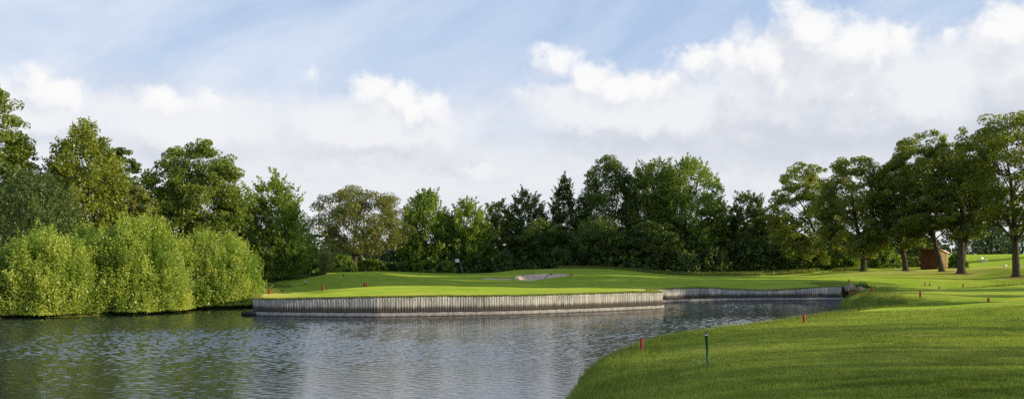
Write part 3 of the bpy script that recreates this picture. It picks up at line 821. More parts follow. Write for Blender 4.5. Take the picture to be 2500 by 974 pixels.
def make_tree(name, label, cat, base, H, R, crown_lo, shape, fol, bark, trunk_r, leaf, nleaf, seed, group=None, off=(0, 0), lobes=20, fork=False, lean=0.0,
              feather=0.0, open_=0.0, subs=11, limbs=True, squash=1.0):
    """base: foot of the trunk; H: height; R: half width of the crown; crown_lo: height of the lowest leaves; off: crown centre against the foot"""
    rng = np.random.default_rng(seed)
    root = empty(name, base, 0)
    tag(root, label, cat, group)
    prof = PROFILE[shape]
    CH = H - crown_lo
    ph = rng.uniform(0, 2 * PI, 3)
    tt = (np.arange(lobes) + rng.uniform(.2, .8, lobes)) / lobes
    # more lobes where the crown is wide
    g = np.linspace(0, 1, 200); cdf = np.cumsum(prof(g) ** 1.2 + .15); cdf /= cdf[-1]
    tl = np.interp(tt, cdf, g)
    az = np.arange(lobes) * 2.39996 + rng.uniform(-.5, .5, lobes) + ph[0]
    wob = 1 + .13 * np.sin(2 * az + ph[1]) + .1 * np.sin(3 * az + ph[2]) + rng.uniform(-.12, .08, lobes)
    lr = R * rng.uniform(.24, .40, lobes) * ((.2 + .8 * prof(tl)) if shape in ('dense', 'cone') else (.55 + .45 * prof(tl)))
    rad = np.maximum(prof(tl) * R * wob - lr * .85, 0) * rng.uniform(.72, 1.0, lobes) ** .5
    C = np.stack([off[0] + rad * np.cos(az), off[1] + rad * np.sin(az) * squash, crown_lo + tl * CH - lr * .55 * (tl > .6) + lr * .4 * (tl < .15)], 1)
    subP, subS, subO, subT = [], [], [], []
    lobe_t = rng.normal(0, .15, lobes)
    axis_ = np.stack([np.full(lobes, off[0] * .8), np.full(lobes, off[1] * .8), C[:, 2] - lr * .4], 1)
    for i in range(lobes):
        dv = rng.normal(size=(subs, 3)); dv /= np.linalg.norm(dv, axis=1, keepdims=True)
        o = C[i] - axis_[i]; o /= np.linalg.norm(o) + 1e-6
        dv = dv + o * .55 + np.array([0, 0, .25]); dv /= np.linalg.norm(dv, axis=1, keepdims=True)
        rr = lr[i] * rng.uniform(.45, 1.08, subs)
        P = C[i] + dv * rr[:, None] * np.array([1, 1, .85])
        subP.append(P); subO.append(dv); subS.append(lr[i] * rng.uniform(.2, .36, subs)); subT.append(lobe_t[i] + rng.normal(0, .10, subs))
    # the body of the crown between the lobes: clusters over a lumpy envelope
    ne = int(lobes * subs * 1.15)
    te = np.interp(rng.random(ne), cdf, g); ae_ = rng.uniform(0, 2 * PI, ne)
    lump = 1 + .12 * np.sin(2 * ae_ + ph[1]) * np.sin(5 * te + ph[0]) + .10 * np.sin(5 * ae_ + ph[2] + 7 * te) + .08 * np.sin(9 * ae_ - 11 * te + ph[0])
    re_ = prof(te) * R * lump * np.sqrt(rng.uniform(.22, .86, ne))
    Pe = np.stack([off[0] + re_ * np.cos(ae_), off[1] + re_ * np.sin(ae_) * squash, crown_lo + te * CH * (.97 - .05 * rng.random(ne))], 1)
    Oe = np.stack([np.cos(ae_), np.sin(ae_), (te - .35) * 1.3], 1); Oe /= np.linalg.norm(Oe, axis=1, keepdims=True)
    subP.append(Pe); subO.append(Oe); subS.append(R * rng.uniform(.075, .15, ne)); subT.append(.16 * np.sin(4 * ae_ + 9 * te + ph[1]) + rng.normal(0, .10, ne))
    subP = np.concatenate(subP); subO = np.concatenate(subO); subS = np.concatenate(subS); subT = np.concatenate(subT)
    if open_ > 0:
        gap = np.sin(subP[:, 0] * 2.6 / R * 2 + ph[0]) * np.sin(subP[:, 2] * 2.9 / R * 2 + ph[1]) * np.sin(subP[:, 1] * 2.4 / R * 2 + ph[2])
        keep = rng.random(len(subP)) > open_ * (1 + 1.6 * (gap > .12))
        subP, subO, subS, subT = subP[keep], subO[keep], subS[keep], subT[keep]
    wgt = subS ** 1.6; wgt /= wgt.sum()
    idx = rng.choice(len(subP), nleaf, p=wgt)
    g3 = rng.normal(size=(nleaf, 3))
    g3 /= np.maximum(np.linalg.norm(g3, axis=1, keepdims=True) / 1.15, 1)       # no far strays
    L = subP[idx] + g3 * subS[idx][:, None] * np.array([1, 1, .62])
    if feather > 0:          # upright leafy shoots that give a ragged outline
        k = rng.random(nleaf) < .4
        u = rng.random(k.sum())
        sh_id = idx[k]
        jit = rng.normal(size=(len(subP), 3)) * .35
        dirv = subO + np.array([0, 0, .9]) + jit; dirv /= np.linalg.norm(dirv, axis=1, keepdims=True)
        L[k] = subP[sh_id] + dirv[sh_id] * (u * feather)[:, None] * (1.3 * subS[sh_id] / subS.mean())[:, None] + rng.normal(size=(k.sum(), 3)) * (.16 * (1 - .75 * u))[:, None]
    L[:, 2] = np.maximum(L[:, 2], .05)
    v, f = leaf_quads(rng, L, leaf, .3, subO[idx])
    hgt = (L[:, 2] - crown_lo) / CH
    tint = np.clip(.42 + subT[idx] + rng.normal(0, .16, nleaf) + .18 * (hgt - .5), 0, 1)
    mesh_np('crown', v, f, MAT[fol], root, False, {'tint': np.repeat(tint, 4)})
    # trunk and limbs
    vs, fs, nv = [], [], 0
    def put(pts, rad_, n_):
        nonlocal nv
        a, b = tube_np(pts, rad_, n_); vs.append(a); fs.append(b + nv); nv += len(a)
    top = crown_lo + CH * .72
    zz = np.array([-.25, 0.0, .06, .14, .3, .5, .75, 1.0]) * top
    zz[0] = -.4; zz[2] = min(.35, zz[3] * .6)
    wx = np.cumsum(rng.normal(0, .035 * top, len(zz))) * (zz > .3); wy = np.cumsum(rng.normal(0, .03 * top, len(zz))) * (zz > .3)
    fr = np.clip(zz / top, 0, 1)
    trunk = np.stack([off[0] * fr ** 1.2 + wx * fr + lean * fr, off[1] * fr ** 1.2 + wy * fr, zz], 1)
    tr = trunk_r * np.array([1.5, 1.25, .95, .85, .72, .52, .3, .1])
    put(trunk, tr, 9)
    if fork:
        tf = trunk.copy(); sp = np.clip((zz - .1 * top) / top, 0, 1)
        tf[:, 0] += sp * R * .55 + .12 * (zz > .5); tf[:, 1] += sp * R * .2
        put(tf[2:], tr[2:] * .8, 8)
    if limbs:
        for i in range(lobes):
            z0 = min(max(C[i, 2] - rng.uniform(.5, 1.1) * (lr[i] + rad[i] * .6), crown_lo * .75 + .1), top * .9)
            s = np.array([np.interp(z0, zz, trunk[:, k]) for k in range(3)])
            e = C[i] + (C[i] - s) * .12
            m1 = s + (e - s) * .4 + np.array([0, 0, .05 * np.linalg.norm(e - s)]) + rng.normal(0, .05 * R, 3)
            u = np.linspace(0, 1, 5)[:, None]
            pts = (1 - u) ** 2 * s + 2 * u * (1 - u) * m1 + u ** 2 * e
            r0 = trunk_r * np.interp(z0, zz, tr / trunk_r) * rng.uniform(.35, .55)
            put(pts, np.array([r0, r0 * .75, r0 * .5, r0 * .32, r0 * .12]), 5)
            sel = rng.choice(len(subP), 0)
            near_ = np.nonzero(np.linalg.norm(subP - C[i], axis=1) < lr[i] * 1.2)[0][:7]
            for j in near_:
                a0 = pts[2 + j % 3]; b0 = subP[j]
                put(np.stack([a0, (a0 + b0) / 2 + rng.normal(0, .04 * R, 3), b0]), np.array([r0 * .28, r0 * .18, r0 * .06]), 4)
    mesh_np('trunk', np.concatenate(vs), np.concatenate(fs), MAT[bark], root, True)
    return root

def tree_px(name, label, cat, px, top, d, wpx, low, shape, fol, leaf, nleaf, seed, trunk_px=None, tw=None, bark='bark', **kw):
    """a tree given by where the photograph shows it and how far off it stands"""
    tp = px if trunk_px is None else trunk_px
    X, Y = (tp - 1250) / F * d, d
    z = gz(X, Y)
    H = EYE - (top - 640) / F * d - z
    lo = max(EYE - (low - 640) / F * d - z, .15)
    R = wpx / 2 / F * d
    tr = (tw * .76 / 2 / F * d) if tw else max(.16, H * .016)
    return make_tree(name, label, cat, (X, Y, z), H, R, lo, shape, fol, bark, tr, leaf, nleaf, seed, off=((px - tp) / F * d, 0), **kw)

LT = 'trees behind the waterside bushes'
tree_px('broadleaf_tree', 'tall tree cut off by the left edge, ragged top above the bushes', 'tree', -45, 165, 62, 260, 640, 'egg', 'f_mid', .19, 45375, 11, group=LT, lobes=28)
tree_px('broadleaf_tree', 'dark tree beside the tall tree at the left edge, before the yellowish one', 'tree', 55, 330, 66, 150, 640, 'egg', 'f_dark', .19, 18150, 12, group=LT, lobes=18)
tree_px('willow_tree', 'grey-green willowy tree low behind the leftmost bushes', 'tree', 78, 408, 56, 230, 660, 'broad', 'f_grey', .13, 36300, 13, group=LT, lobes=24, feather=.5)
tree_px('hornbeam_tree', 'dense pointed tree with yellowing leaves behind the biggest bush', 'tree', 205, 285, 66, 262, 650, 'dense', 'f_yellow', .18, 66000, 14, group=LT, lobes=48, feather=.5, subs=13)
tree_px('broadleaf_tree', 'dark tree peeping out right behind the yellowing pointed tree', 'tree', 300, 345, 80, 130, 640, 'egg', 'f_dark', .22, 16500, 15, group=LT, lobes=16)
tree_px('broadleaf_tree', 'small olive-brown tree between the yellowing tree and the big round one', 'tree', 340, 447, 61, 110, 660, 'egg', 'f_brown', .2, 10000, 16, group=LT, lobes=14)
tree_px('broadleaf_tree', 'big round-headed tree behind the two right-hand waterside bushes', 'tree', 478, 345, 70, 235, 640, 'round', 'f_mid', .20, 53625, 17, group=LT, lobes=30)
tree_px('broadleaf_tree', 'dark lower tree at the right flank of the big round-headed tree', 'tree', 565, 455, 72, 120, 660, 'egg', 'f_dark', .20, 18150, 18, group=LT, lobes=16)
tree_px('alder_tree', 'pointed dark green tree at the left side of the gap with far hills of trees', 'tree', 668, 434, 76, 165, 672, 'egg', 'f_alder', .20, 33000, 19, group=LT, lobes=26, feather=.9, open_=.08)
tree_px('broadleaf_tree', 'dark understory tree just left of the gap, behind the tall herbs', 'tree', 725, 575, 84, 110, 690, 'round', 'f_mid', .20, 11550, 20, group=LT, lobes=14)

CT = 'trees of the wood behind the green'
tree_px('oak_tree', 'open crowned oak with browning leaves and bare trunk behind the left mound', 'tree', 880, 446, 104, 245, 618, 'oak', 'f_brown', .20, 34000, 31, trunk_px=865, tw=16, lobes=30, open_=.40, subs=12)
tree_px('alder_tree', 'bright green alder right beside the browning oak', 'tree', 1038, 460, 116, 153, 672, 'egg', 'f_alder', .25, 35887, 32, group=CT, lobes=24, feather=.8)
tree_px('alder_tree', 'bright green alder behind the white flag', 'tree', 1140, 488, 116, 142, 672, 'egg', 'f_alder', .25, 31102, 33, group=CT, lobes=22, feather=.8)
tree_px('alder_tree', 'lower alder rising just right of the flag', 'tree', 1215, 485, 124, 113, 672, 'egg', 'f_mid', .25, 23925, 34, group=CT, lobes=18, feather=.8)
tree_px('alder_tree', 'dark alder behind the sand bunker', 'tree', 1288, 458, 124, 125, 672, 'egg', 'f_dark', .25, 28710, 35, group=CT, lobes=20, feather=.8)
tree_px('spruce_tree', 'narrow pointed conifer left of the tallest wood trees', 'tree', 1376, 418, 124, 113, 672, 'cone', 'f_dark', .24, 31102, 36, group=CT, lobes=24, feather=.8)
tree_px('broadleaf_tree', 'tallest dark round tree in the middle of the wood', 'tree', 1485, 370, 121, 198, 672, 'column', 'f_dark', .25, 52635, 37, group=CT, lobes=32)
tree_px('broadleaf_tree', 'middle one of the three tallest wood trees, a lighter green', 'tree', 1598, 386, 119, 167, 672, 'round', 'f_mid', .25, 45457, 38, group=CT, lobes=28, feather=.8)
tree_px('alder_tree', 'right one of the three tallest wood trees, sunlit on its right flank', 'tree', 1675, 385, 117, 198, 672, 'round', 'f_alder', .25, 50242, 39, group=CT, lobes=28, feather=.8)
tree_px('broadleaf_tree', 'low tree at the right foot of the tallest group', 'tree', 1735, 520, 122, 113, 672, 'round', 'f_dark', .25, 19140, 40, group=CT, lobes=14)
tree_px('broadleaf_tree', 'short round-topped dark tree standing alone between wood and oak row', 'tree', 1826, 462, 118, 111, 672, 'column', 'f_dark', .24, 26317, 41, group=CT, lobes=20, feather=.8)
tree_px('broadleaf_tree', 'low bushy tree right of the short round-topped tree', 'tree', 1885, 520, 124, 108, 672, 'round', 'f_mid', .25, 19140, 42, group=CT, lobes=14)
tree_px('broadleaf_tree', 'low dark tree filling in below the conifer', 'tree', 1330, 530, 115, 136, 675, 'round', 'f_dark', .24, 19140, 43, group=CT, lobes=14)
tree_px('broadleaf_tree', 'low bushy tree in front of the tallest dark round tree', 'tree', 1460, 535, 112, 136, 672, 'round', 'f_dark', .22, 23925, 44, group=CT, lobes=16, feather=.9)
tree_px('broadleaf_tree', 'low shadowed tree in front of the three tallest wood trees', 'tree', 1590, 530, 112, 148, 675, 'round', 'f_dark', .24, 21532, 45, group=CT, lobes=16)

OR = 'row of old oaks on the right'
tree_px('oak_tree', 'leftmost oak of the right row, slender trunk among sunlit shrubs', 'tree', 1965, 385, 112, 185, 655, 'oak', 'f_oak', .24, 35640, 51, trunk_px=2022, tw=15, group=OR, lobes=28, open_=0.32)
tree_px('oak_tree', 'oak with a tall crown and stout trunk left of the shed', 'tree', 2085, 370, 101, 195, 625, 'oak', 'f_oak', .22, 37867, 52, trunk_px=2108, tw=20, group=OR, lobes=30, open_=0.29)
tree_px('oak_tree', 'oak with a short trunk nearest to the left side of the shed', 'tree', 2185, 388, 99, 185, 605, 'oak', 'f_oak', .22, 33412, 53, trunk_px=2211, tw=18, group=OR, lobes=26, open_=0.26)
tree_px('oak_tree', 'oak with a leaning trunk in front of the shed', 'tree', 2258, 312, 96, 215, 590, 'oak', 'f_oak', .21, 42322, 54, trunk_px=2299, tw=18, group=OR, lobes=32, open_=0.32)
tree_px('oak_tree', 'old oak with a forked thick trunk just right of the shed', 'tree', 2340, 308, 93, 205, 575, 'oak', 'f_oak', .21, 37867, 55, trunk_px=2347, tw=27, group=OR, lobes=30, open_=0.36, fork=True)
tree_px('oak_tree', 'tallest oak at the right edge, thick straight trunk by the path', 'tree', 2480, 262, 88, 270, 570, 'oak', 'f_oak', .21, 53460, 56, trunk_px=2481, tw=24, group=OR, lobes=36, open_=0.30)

# trees further right whose shadows cross the lawns
def copy_tree(src, loc, rz, sc, label):
    c = src.copy(); COL.objects.link(c); c.location = loc; c.rotation_euler = (0, 0, rz); c.scale = (sc, sc, sc); c['label'] = label; c['group'] = 'oaks beyond the right edge'
    for ch in src.children:
        k = ch.copy(); COL.objects.link(k); k.parent = c
    return c
src = [o for o in COL.objects if o.parent is None and o.name.startswith('oak_tree')]
OFF = [(41, 43.5, .40), (43, 50, .36), (47, 56, .42), (57, 57.5, 1.25), (58, 65, 1.6), (68, 71, 1.6), (98, 126, 1.0)]
for i, (X, Y, s) in enumerate(OFF):
    copy_tree(src[1 + i % 6], (X, Y, gz(X, Y) - .1), i * 1.7, s, 'oak beyond the right edge that only throws its shadow over the lawn')
thin = make_tree('oak_tree', 'thin-crowned oak beyond the right edge that only dapples the near lawn', 'tree', (38, 5, gz(38, 5)), 13.0, 4.6, 3.2, 'oak', 'f_oak', 'bark', .3, .30, 3000, 59, lobes=26, open_=.3, group='thin oaks beyond the right edge')
for i, (X, Y, s) in enumerate([(37, 11.5, 1.0), (40, 20.5, .9)]):
    copy_tree(thin, (X, Y, gz(X, Y) - .1), i * 1.3, s, 'thin-crowned oak beyond the right edge that only dapples the near lawn')['group'] = 'thin oaks beyond the right edge'

# ------------------------------------------------------------------ bushes
BG = 'bright green bushes along the water'
def make_bush(name, label, base, R, H, fol, leaf, nshoot, per, seed, group=None, cat='bush', Ry=None, hang=0.15, stems=14):
    rng = np.random.default_rng(seed)
    root = empty(name, base); tag(root, label, cat, group)
    Ry = Ry or R
    u = rng.random(nshoot); az = rng.uniform(0, 2 * PI, nshoot)
    el = np.arcsin(u * (1 + hang) - hang)
    D = np.stack([np.cos(el) * np.cos(az), np.cos(el) * np.sin(az), np.sin(el)], 1)
    nc = 74
    cu = rng.random(nc); ca = rng.uniform(0, 2 * PI, nc); ce = np.arcsin(cu * (1 + hang) - hang)
    CC = np.stack([np.cos(ce) * np.cos(ca), np.cos(ce) * np.sin(ca), np.sin(ce)], 1)
    ang = np.arccos(np.clip(D @ CC.T, -1, 1)); own = ang.argmin(1); an = ang.min(1)
    cr = rng.uniform(-.07, .09, nc)
    lump = .93 + cr[own] + .17 * (1 - np.clip(an / .29, 0, 1) ** 2) - .10 + rng.normal(0, .035, nshoot) + .10 * (rng.random(nshoot) < .12)
    # boxy dome: steeper flanks than a sphere
    q = (np.abs(np.cos(el)) ** 2.15 + np.abs(np.sin(el)) ** 2.15) ** (-1 / 2.15)
    tip = D * (q * lump)[:, None] * np.array([R, Ry, H]) * .97
    tip[:, 2] += .1
    dirv = D * .8 + np.array([0, 0, 1.1]) + rng.normal(0, .2, (nshoot, 3)); dirv /= np.linalg.norm(dirv, axis=1, keepdims=True)
    ln = rng.uniform(.6, 1.4, nshoot) * min(1.0, H / 4)
    tone = rng.normal(0, .07, nshoot) + rng.normal(0, .13, nc)[own] - .34 * np.clip(an / .29, 0, 1.2) ** 2 + .09  # creases between clumps get a darker leaf tint, standing in for shade
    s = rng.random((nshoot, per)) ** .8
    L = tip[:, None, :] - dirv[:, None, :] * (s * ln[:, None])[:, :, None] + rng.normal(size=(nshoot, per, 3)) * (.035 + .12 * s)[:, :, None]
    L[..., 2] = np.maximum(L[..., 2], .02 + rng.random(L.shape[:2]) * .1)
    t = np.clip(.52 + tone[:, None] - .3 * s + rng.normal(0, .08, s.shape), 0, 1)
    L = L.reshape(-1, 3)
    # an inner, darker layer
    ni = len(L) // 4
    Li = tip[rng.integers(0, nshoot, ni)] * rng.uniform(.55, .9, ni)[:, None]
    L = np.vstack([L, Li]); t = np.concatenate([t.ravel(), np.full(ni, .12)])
    out = L / (np.linalg.norm(L, axis=1, keepdims=True) + 1e-6)
    v, f = leaf_quads(rng, L, leaf, .2, out)
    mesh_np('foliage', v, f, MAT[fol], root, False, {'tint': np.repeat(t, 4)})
    vs, fs, nv = [], [], 0
    for i in rng.choice(nshoot, stems, replace=False):
        e = tip[i] * .8; m1 = np.array([e[0] * .35, e[1] * .35, e[2] * .55])
        pts = np.stack([np.array([rng.normal(0, .12), rng.normal(0, .12), -.1]), m1, e])
        a, b = tube_np(pts, np.array([.05, .035, .012]) * max(.5, H / 4), 5); vs.append(a); fs.append(b + nv); nv += len(a)
    mesh_np('stems', np.concatenate(vs), np.concatenate(fs), MAT['greybark'], root, True)
    return root

def bush_px(label, px, top, d, wpx, fol, leaf, nshoot, per, seed, group=None, name='bush', **kw):
    X = (px - 1250) / F * d; z = gz(X, d)
    if group == BG: d -= .5; X = (px - 1250) / F * d; z = min(z, .22)
    H = EYE - (top - 640) / F * d - z
    return make_bush(name, label, (X, d, z - .05), wpx / 2 / F * d, H, fol, leaf, nshoot, per, seed, group, **kw)

BG = 'bright green bushes along the water'
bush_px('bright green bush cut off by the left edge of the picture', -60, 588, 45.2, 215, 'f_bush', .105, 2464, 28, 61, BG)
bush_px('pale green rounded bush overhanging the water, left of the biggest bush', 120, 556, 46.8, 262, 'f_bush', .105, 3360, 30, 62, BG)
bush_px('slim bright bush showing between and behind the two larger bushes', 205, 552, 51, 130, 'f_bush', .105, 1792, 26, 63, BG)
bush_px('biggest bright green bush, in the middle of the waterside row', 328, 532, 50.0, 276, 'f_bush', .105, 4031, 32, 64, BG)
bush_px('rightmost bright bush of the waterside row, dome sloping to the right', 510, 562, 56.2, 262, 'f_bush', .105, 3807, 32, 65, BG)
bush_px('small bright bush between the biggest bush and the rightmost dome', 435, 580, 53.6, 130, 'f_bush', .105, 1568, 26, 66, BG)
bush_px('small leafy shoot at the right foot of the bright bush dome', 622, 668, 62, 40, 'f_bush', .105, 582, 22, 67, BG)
# shrubs along the foot of the wood
SG = 'shrubs along the foot of the wood'
SHR = [
    (698, 674, 82, 120, 'f_mid', 'dark tall herbs in a strip left of the island mound'),
    (640, 678, 80, 80, 'f_mid', 'herbs at the end of the strip beside the bright bushes'),
    (755, 674, 84, 70, 'f_dark', 'low dark shrub behind the crest of the left mound'),
    (835, 622, 100, 70, 'f_alder', 'sunlit leafy bush left of the browning oak trunk'),
    (905, 632, 108, 80, 'f_mid', 'bush right of the browning oak trunk'),
    (960, 640, 111, 70, 'f_dark', 'dark bush between the browning oak and the first alder'),
    (1065, 628, 112, 110, 'f_alder', 'leafy bush below the alder left of the flag'),
    (1160, 630, 113, 90, 'f_dark', 'shrub in the shade straight behind the flag'),
    (1235, 612, 111, 80, 'f_dark', 'bush left of the sand bunker under the wood'),
    (1290, 640, 112, 90, 'f_dark', 'dark low shrub right above the sand bunker'),
    (1375, 602, 111, 90, 'f_dark', 'shaded bush under the pointed conifer'),
    (1500, 610, 110, 90, 'f_dark', 'low bush under the tallest dark tree'),
    (1560, 630, 110, 100, 'f_dark', 'dark bush behind the crest of the right mound'),
    (1660, 605, 110, 110, 'f_dark', 'shaded shrub under the right one of the tallest trees'),
    (1740, 600, 111, 100, 'f_dark', 'dark shrub at the right end of the tallest trees'),
    (1800, 580, 113, 90, 'f_dark', 'shrub left below the short round-topped tree'),
    (1870, 590, 112, 90, 'f_dark', 'shrub right below the short round-topped tree'),
    (1920, 605, 113, 80, 'f_alder', 'light shrub at the left end of the oak row'),
    (1985, 622, 112, 90, 'f_alder', 'sunlit shrub left of the slender oak trunk'),
    (2055, 612, 111, 90, 'f_alder', 'yellowish sunlit shrub between the first two oak trunks'),
    (2150, 590, 114, 100, 'f_alder', 'sunny shrub between the stout oak and the short-trunked oak'),
    (2245, 580, 116, 110, 'f_mid', 'dark bush behind the left side of the shed'),
    (2338, 612, 108, 46, 'f_alder', 'little bush at the right side of the shed'),
    (1400, 620, 116, 140, 'f_dark', 'dark thicket in the depth below the conifer'),
    (1000, 600, 118, 120, 'f_dark', 'dark thicket in the depth below the first alder'),
    (1120, 595, 121, 140, 'f_dark', 'dark thicket in the depth behind the flag'),
    (1700, 570, 120, 150, 'f_dark', 'dark thicket in the depth under the right tall tree'),
    (1960, 580, 121, 140, 'f_dark', 'thicket in the depth behind the slender oak'),
    (2095, 580, 122, 140, 'f_mid', 'thicket in the depth behind the stout oak'),
]
for i, (px, top, d, wp, fol, lab) in enumerate(SHR):
    bush_px(lab, px, top, d, wp, fol, .24 if d < 100 else .30, int(wp * 2.6), 16, 100 + i, SG, name='shrub', stems=6)

# dead-stemmed, ivy-ringed stump of a pollard
X, Y, Z = (790 - 1250) / F * 88, 88.0, 0
Z = gz(X, Y)
r_ = empty('pollard', (X, Y, Z)); tag(r_, 'dead pollard of bare brown stems left of the browning oak', 'dead tree')
mb = MB(); rs = random.Random(9)
for i in range(16):
    a = rs.uniform(0, 2 * PI); q = rs.uniform(.1, .75); hh = rs.uniform(1.6, 3.0)
    mb.tube([(q * .5 * math.cos(a), q * .5 * math.sin(a), -.1), (q * .8 * math.cos(a), q * .8 * math.sin(a), hh * .5), (q * math.cos(a) + rs.uniform(-.1, .1), q * math.sin(a), hh)], [.045, .035, .012], 5, rs.uniform(.3, .9))
mb.build('stems', MAT['stem'], r_)
rng = np.random.default_rng(5)
L = np.stack([rng.normal(0, .5, 2200), rng.normal(0, .5, 2200), rng.uniform(.1, 2.4, 2200)], 1)
v, f = leaf_quads(rng, L, .16)
mesh_np('ivy_leaves', v, f, MAT['f_brown'], r_, False, {'tint': np.repeat(rng.uniform(.2, .9, 2200), 4)})

# ------------------------------------------------------------------ the far wood: one mass
def far_wood(name, pts, n, seed, leaf, depth=14):
    rng = np.random.default_rng(seed)
    pts = np.array(pts, float)           # X, Y, top height
    seg = np.concatenate([[0], np.cumsum(np.hypot(*np.diff(pts[:, :2], axis=0).T))])
    m = int(seg[-1] / 3.0)
    q = rng.uniform(0, seg[-1], m)
    cx, cy, ch = (np.interp(q, seg, pts[:, k]) for k in range(3))
    ch = ch * rng.uniform(.72, 1.02, m); cy = cy + rng.uniform(0, depth, m)
    i = rng.integers(0, m, n)
    th = rng.uniform(0, 2 * PI, n); u = rng.random(n)
    z = ch[i] * (.12 + .88 * u)
    rr = (2.6 + 1.2 * rng.random(m))[i] * np.sqrt(np.clip(1 - (1.7 * u - .7) ** 2, .02, 1)) * rng.uniform(.7, 1.05, n)
    L = np.stack([cx[i] + rr * np.cos(th), cy[i] + rr * np.sin(th), z + 1.6], 1)
    v, f = leaf_quads(rng, L, leaf, .5, np.stack([np.cos(th), np.sin(th), u - .3], 1))
    tint = np.clip(.3 + .3 * u + rng.normal(0, .12, n) + rng.normal(0, .12, m)[i], 0, 1)
    return tag(mesh_np(name, v, f, MAT['f_far'], None, False, {'tint': np.repeat(tint, 4)}), kind='stuff')
far_wood('far_woods', [(-130, 95, 12), (-70, 120, 9), (-30, 135, 6.5), (0, 140, 8.5), (30, 142, 9.5), (62, 150, 8.5), (75, 168, 8.2), (95, 185, 10.0), (140, 190, 12), (190, 190, 13)], 52000, 71, .75)
far_wood('horizon_woods', [(-260, 260, 11), (-140, 290, 9.5), (-60, 300, 8.2), (40, 310, 10), (160, 320, 13), (300, 330, 14)], 26000, 72, 1.5, 25)

# ------------------------------------------------------------------ stakes and posts
SG2 = 'red marker stakes round the pond'
def stake(px, top, base, label, mat='red', w=None, group=SG2, cap=None, lean=0.0, name='marker_stake'):
    X, Y, Z = hit(px, base)
    h = (base - top) / F * Y
    w = w if w else 5.5 / F * Y
    w = min(max(w, .055), .11)
    mb = MB()
    dx = lean * h
    mb.box((dx / 2, 0, (h - .15) / 2), (w, w * .8, h + .15), random.uniform(-.4, .4), .5, (random.uniform(-.03, .03), math.atan2(dx, h)), bevel=.006)
    o = mb.build(name, MAT[mat], None)
    o.location = (X, Y, Z)
    tag(o, label, 'stake', group)
    return o, X, Y, Z, h, w

stake(1566, 825, 863, 'red stake on the near bank left of the tall green post', w=.075)
stake(1963, 766, 788, 'red stake on the crest of the near bank against the dark inlet water')
stake(2413, 727, 738, 'short red stake on the lawn crest near the right edge')
stake(2247, 710, 727, 'red stake on the shaded side of the grassy headland')
stake(2131, 700, 716, 'leaning red stake on the sunlit top of the headland tip', lean=-.12)
stake(2073, 682, 691, 'red stake on the fairway above the end of the cove wall')
stake(2259, 688, 697, 'red stake in the hollow beside the tiny green peg')
stake(2352, 693, 701, 'small leaning red stake in the hollow behind the headland', lean=-.1)
stake(2293, 700, 705, 'tiny red stake top sunk in the hollow between two others')
stake(788, 695, 709, 'red stake at the foot of the left mound, alone on the front shelf')
stake(895, 689, 700, 'taller red stake of the pair at the back of the front shelf')
stake(889, 690, 699, 'shorter red stake of the pair at the back of the front shelf')
stake(657, 705, 717.5, 'red stake at the left end of the island wall')
stake(839, 669.5, 675, 'red stake top on the crest of the left mound near the oak trunk')
stake(746, 685, 694, 'red stake with a white head on the left flank of the left mound')[0]
stake(644, 700, 711, 'faded pinkish stake in the meadow left of the island', 'pink')
stake(2270, 692, 698, 'tiny dark green peg beside a red stake in the hollow', 'green', group='green pegs', name='marker_peg')
stake(1889, 662, 670, 'small white post at the edge of the wood', 'white', group='white posts', name='marker_post', w=.12)
stake(2388, 631, 641, 'thin red stick beside the white bench', w=.06)
# white head of the stake on the mound
st_o = [o for o in COL.objects if o.get('label', '').startswith('red stake with a white head')][0]
hb = (694 - 685) / F * st_o.location.y
mb = MB(); mb.box((0, 0, hb - .05), (.125, .11, .13), 0, .5, bevel=.01); mb.build('white_head', MAT['white'], st_o)

# tall green post with a white collar and black cap
X, Y, Z = hit(1729, 897)
h = 87 / F * Y
r_ = empty('green_post', (X, Y, Z)); tag(r_, 'tall green post with white collar and black cap on the near lawn', 'post')
lx = -.045
mb = MB(); mb.tube([(0, 0, -.15), (lx * .5, 0, h * .5), (lx * .93, 0, h * .905)], [.026] * 3, 14); mb.build('shaft', MAT['green'], r_, True)
mb = MB(); mb.tube([(lx * .93, 0, h * .905), (lx * .97, 0, h * .955)], [.0275] * 2, 14); mb.build('collar', MAT['white'], r_, True)
mb = MB(); mb.tube([(lx * .97, 0, h * .955), (lx * .985, 0, h * .98), (lx, 0, h * .997), (lx, 0, h)], [.027, .027, .022, .008], 14); mb.build('cap', MAT['black'], r_, True)

# ------------------------------------------------------------------ flag
X, Y, Z = hit(1131, 668.5, 96, 110)
Hf = (668.5 - 631) / F * Y
r_ = empty('flagstick', (X, Y, Z)); tag(r_, 'white golf flag on a slightly leaning stick on the green', 'flag')
lx = -11 / F * Y
P_ = lambda t: (lx * t, 0, Hf * t)
mb = MB(); mb.tube([P_(-.02), P_(.5), P_(1)], [.026, .024, .02], 8); mb.build('stick', MAT['grey'], r_, True)
gv, gf = [], []
nxf, nyf = 9, 6
for j in range(nyf):
    for i in range(nxf):
        u, w_ = i / (nxf - 1), j / (nyf - 1)
        b = P_(1 - .01 - .21 * w_)
        gv.append((b[0] - u * .50, -.30 * u + .05 * math.sin(u * 6 + w_ * 1.5) * u, b[2] - .10 * u * u - .02 * math.sin(u * 5)))
for j in range(nyf - 1):
    for i in range(nxf - 1):
        k = j * nxf + i
        gf.append((k, k + 1, k + nxf + 1, k + nxf))
mesh_np('flag_cloth', gv, np.array(gf), MAT['cloth'], r_, True)
mb = MB(); c = P_(.40); mb.box((c[0] - .05, 0, c[2]), (.13, .05, .16), 0, .5, bevel=.02); mb.build('marker_disc', MAT['yellow'], r_)

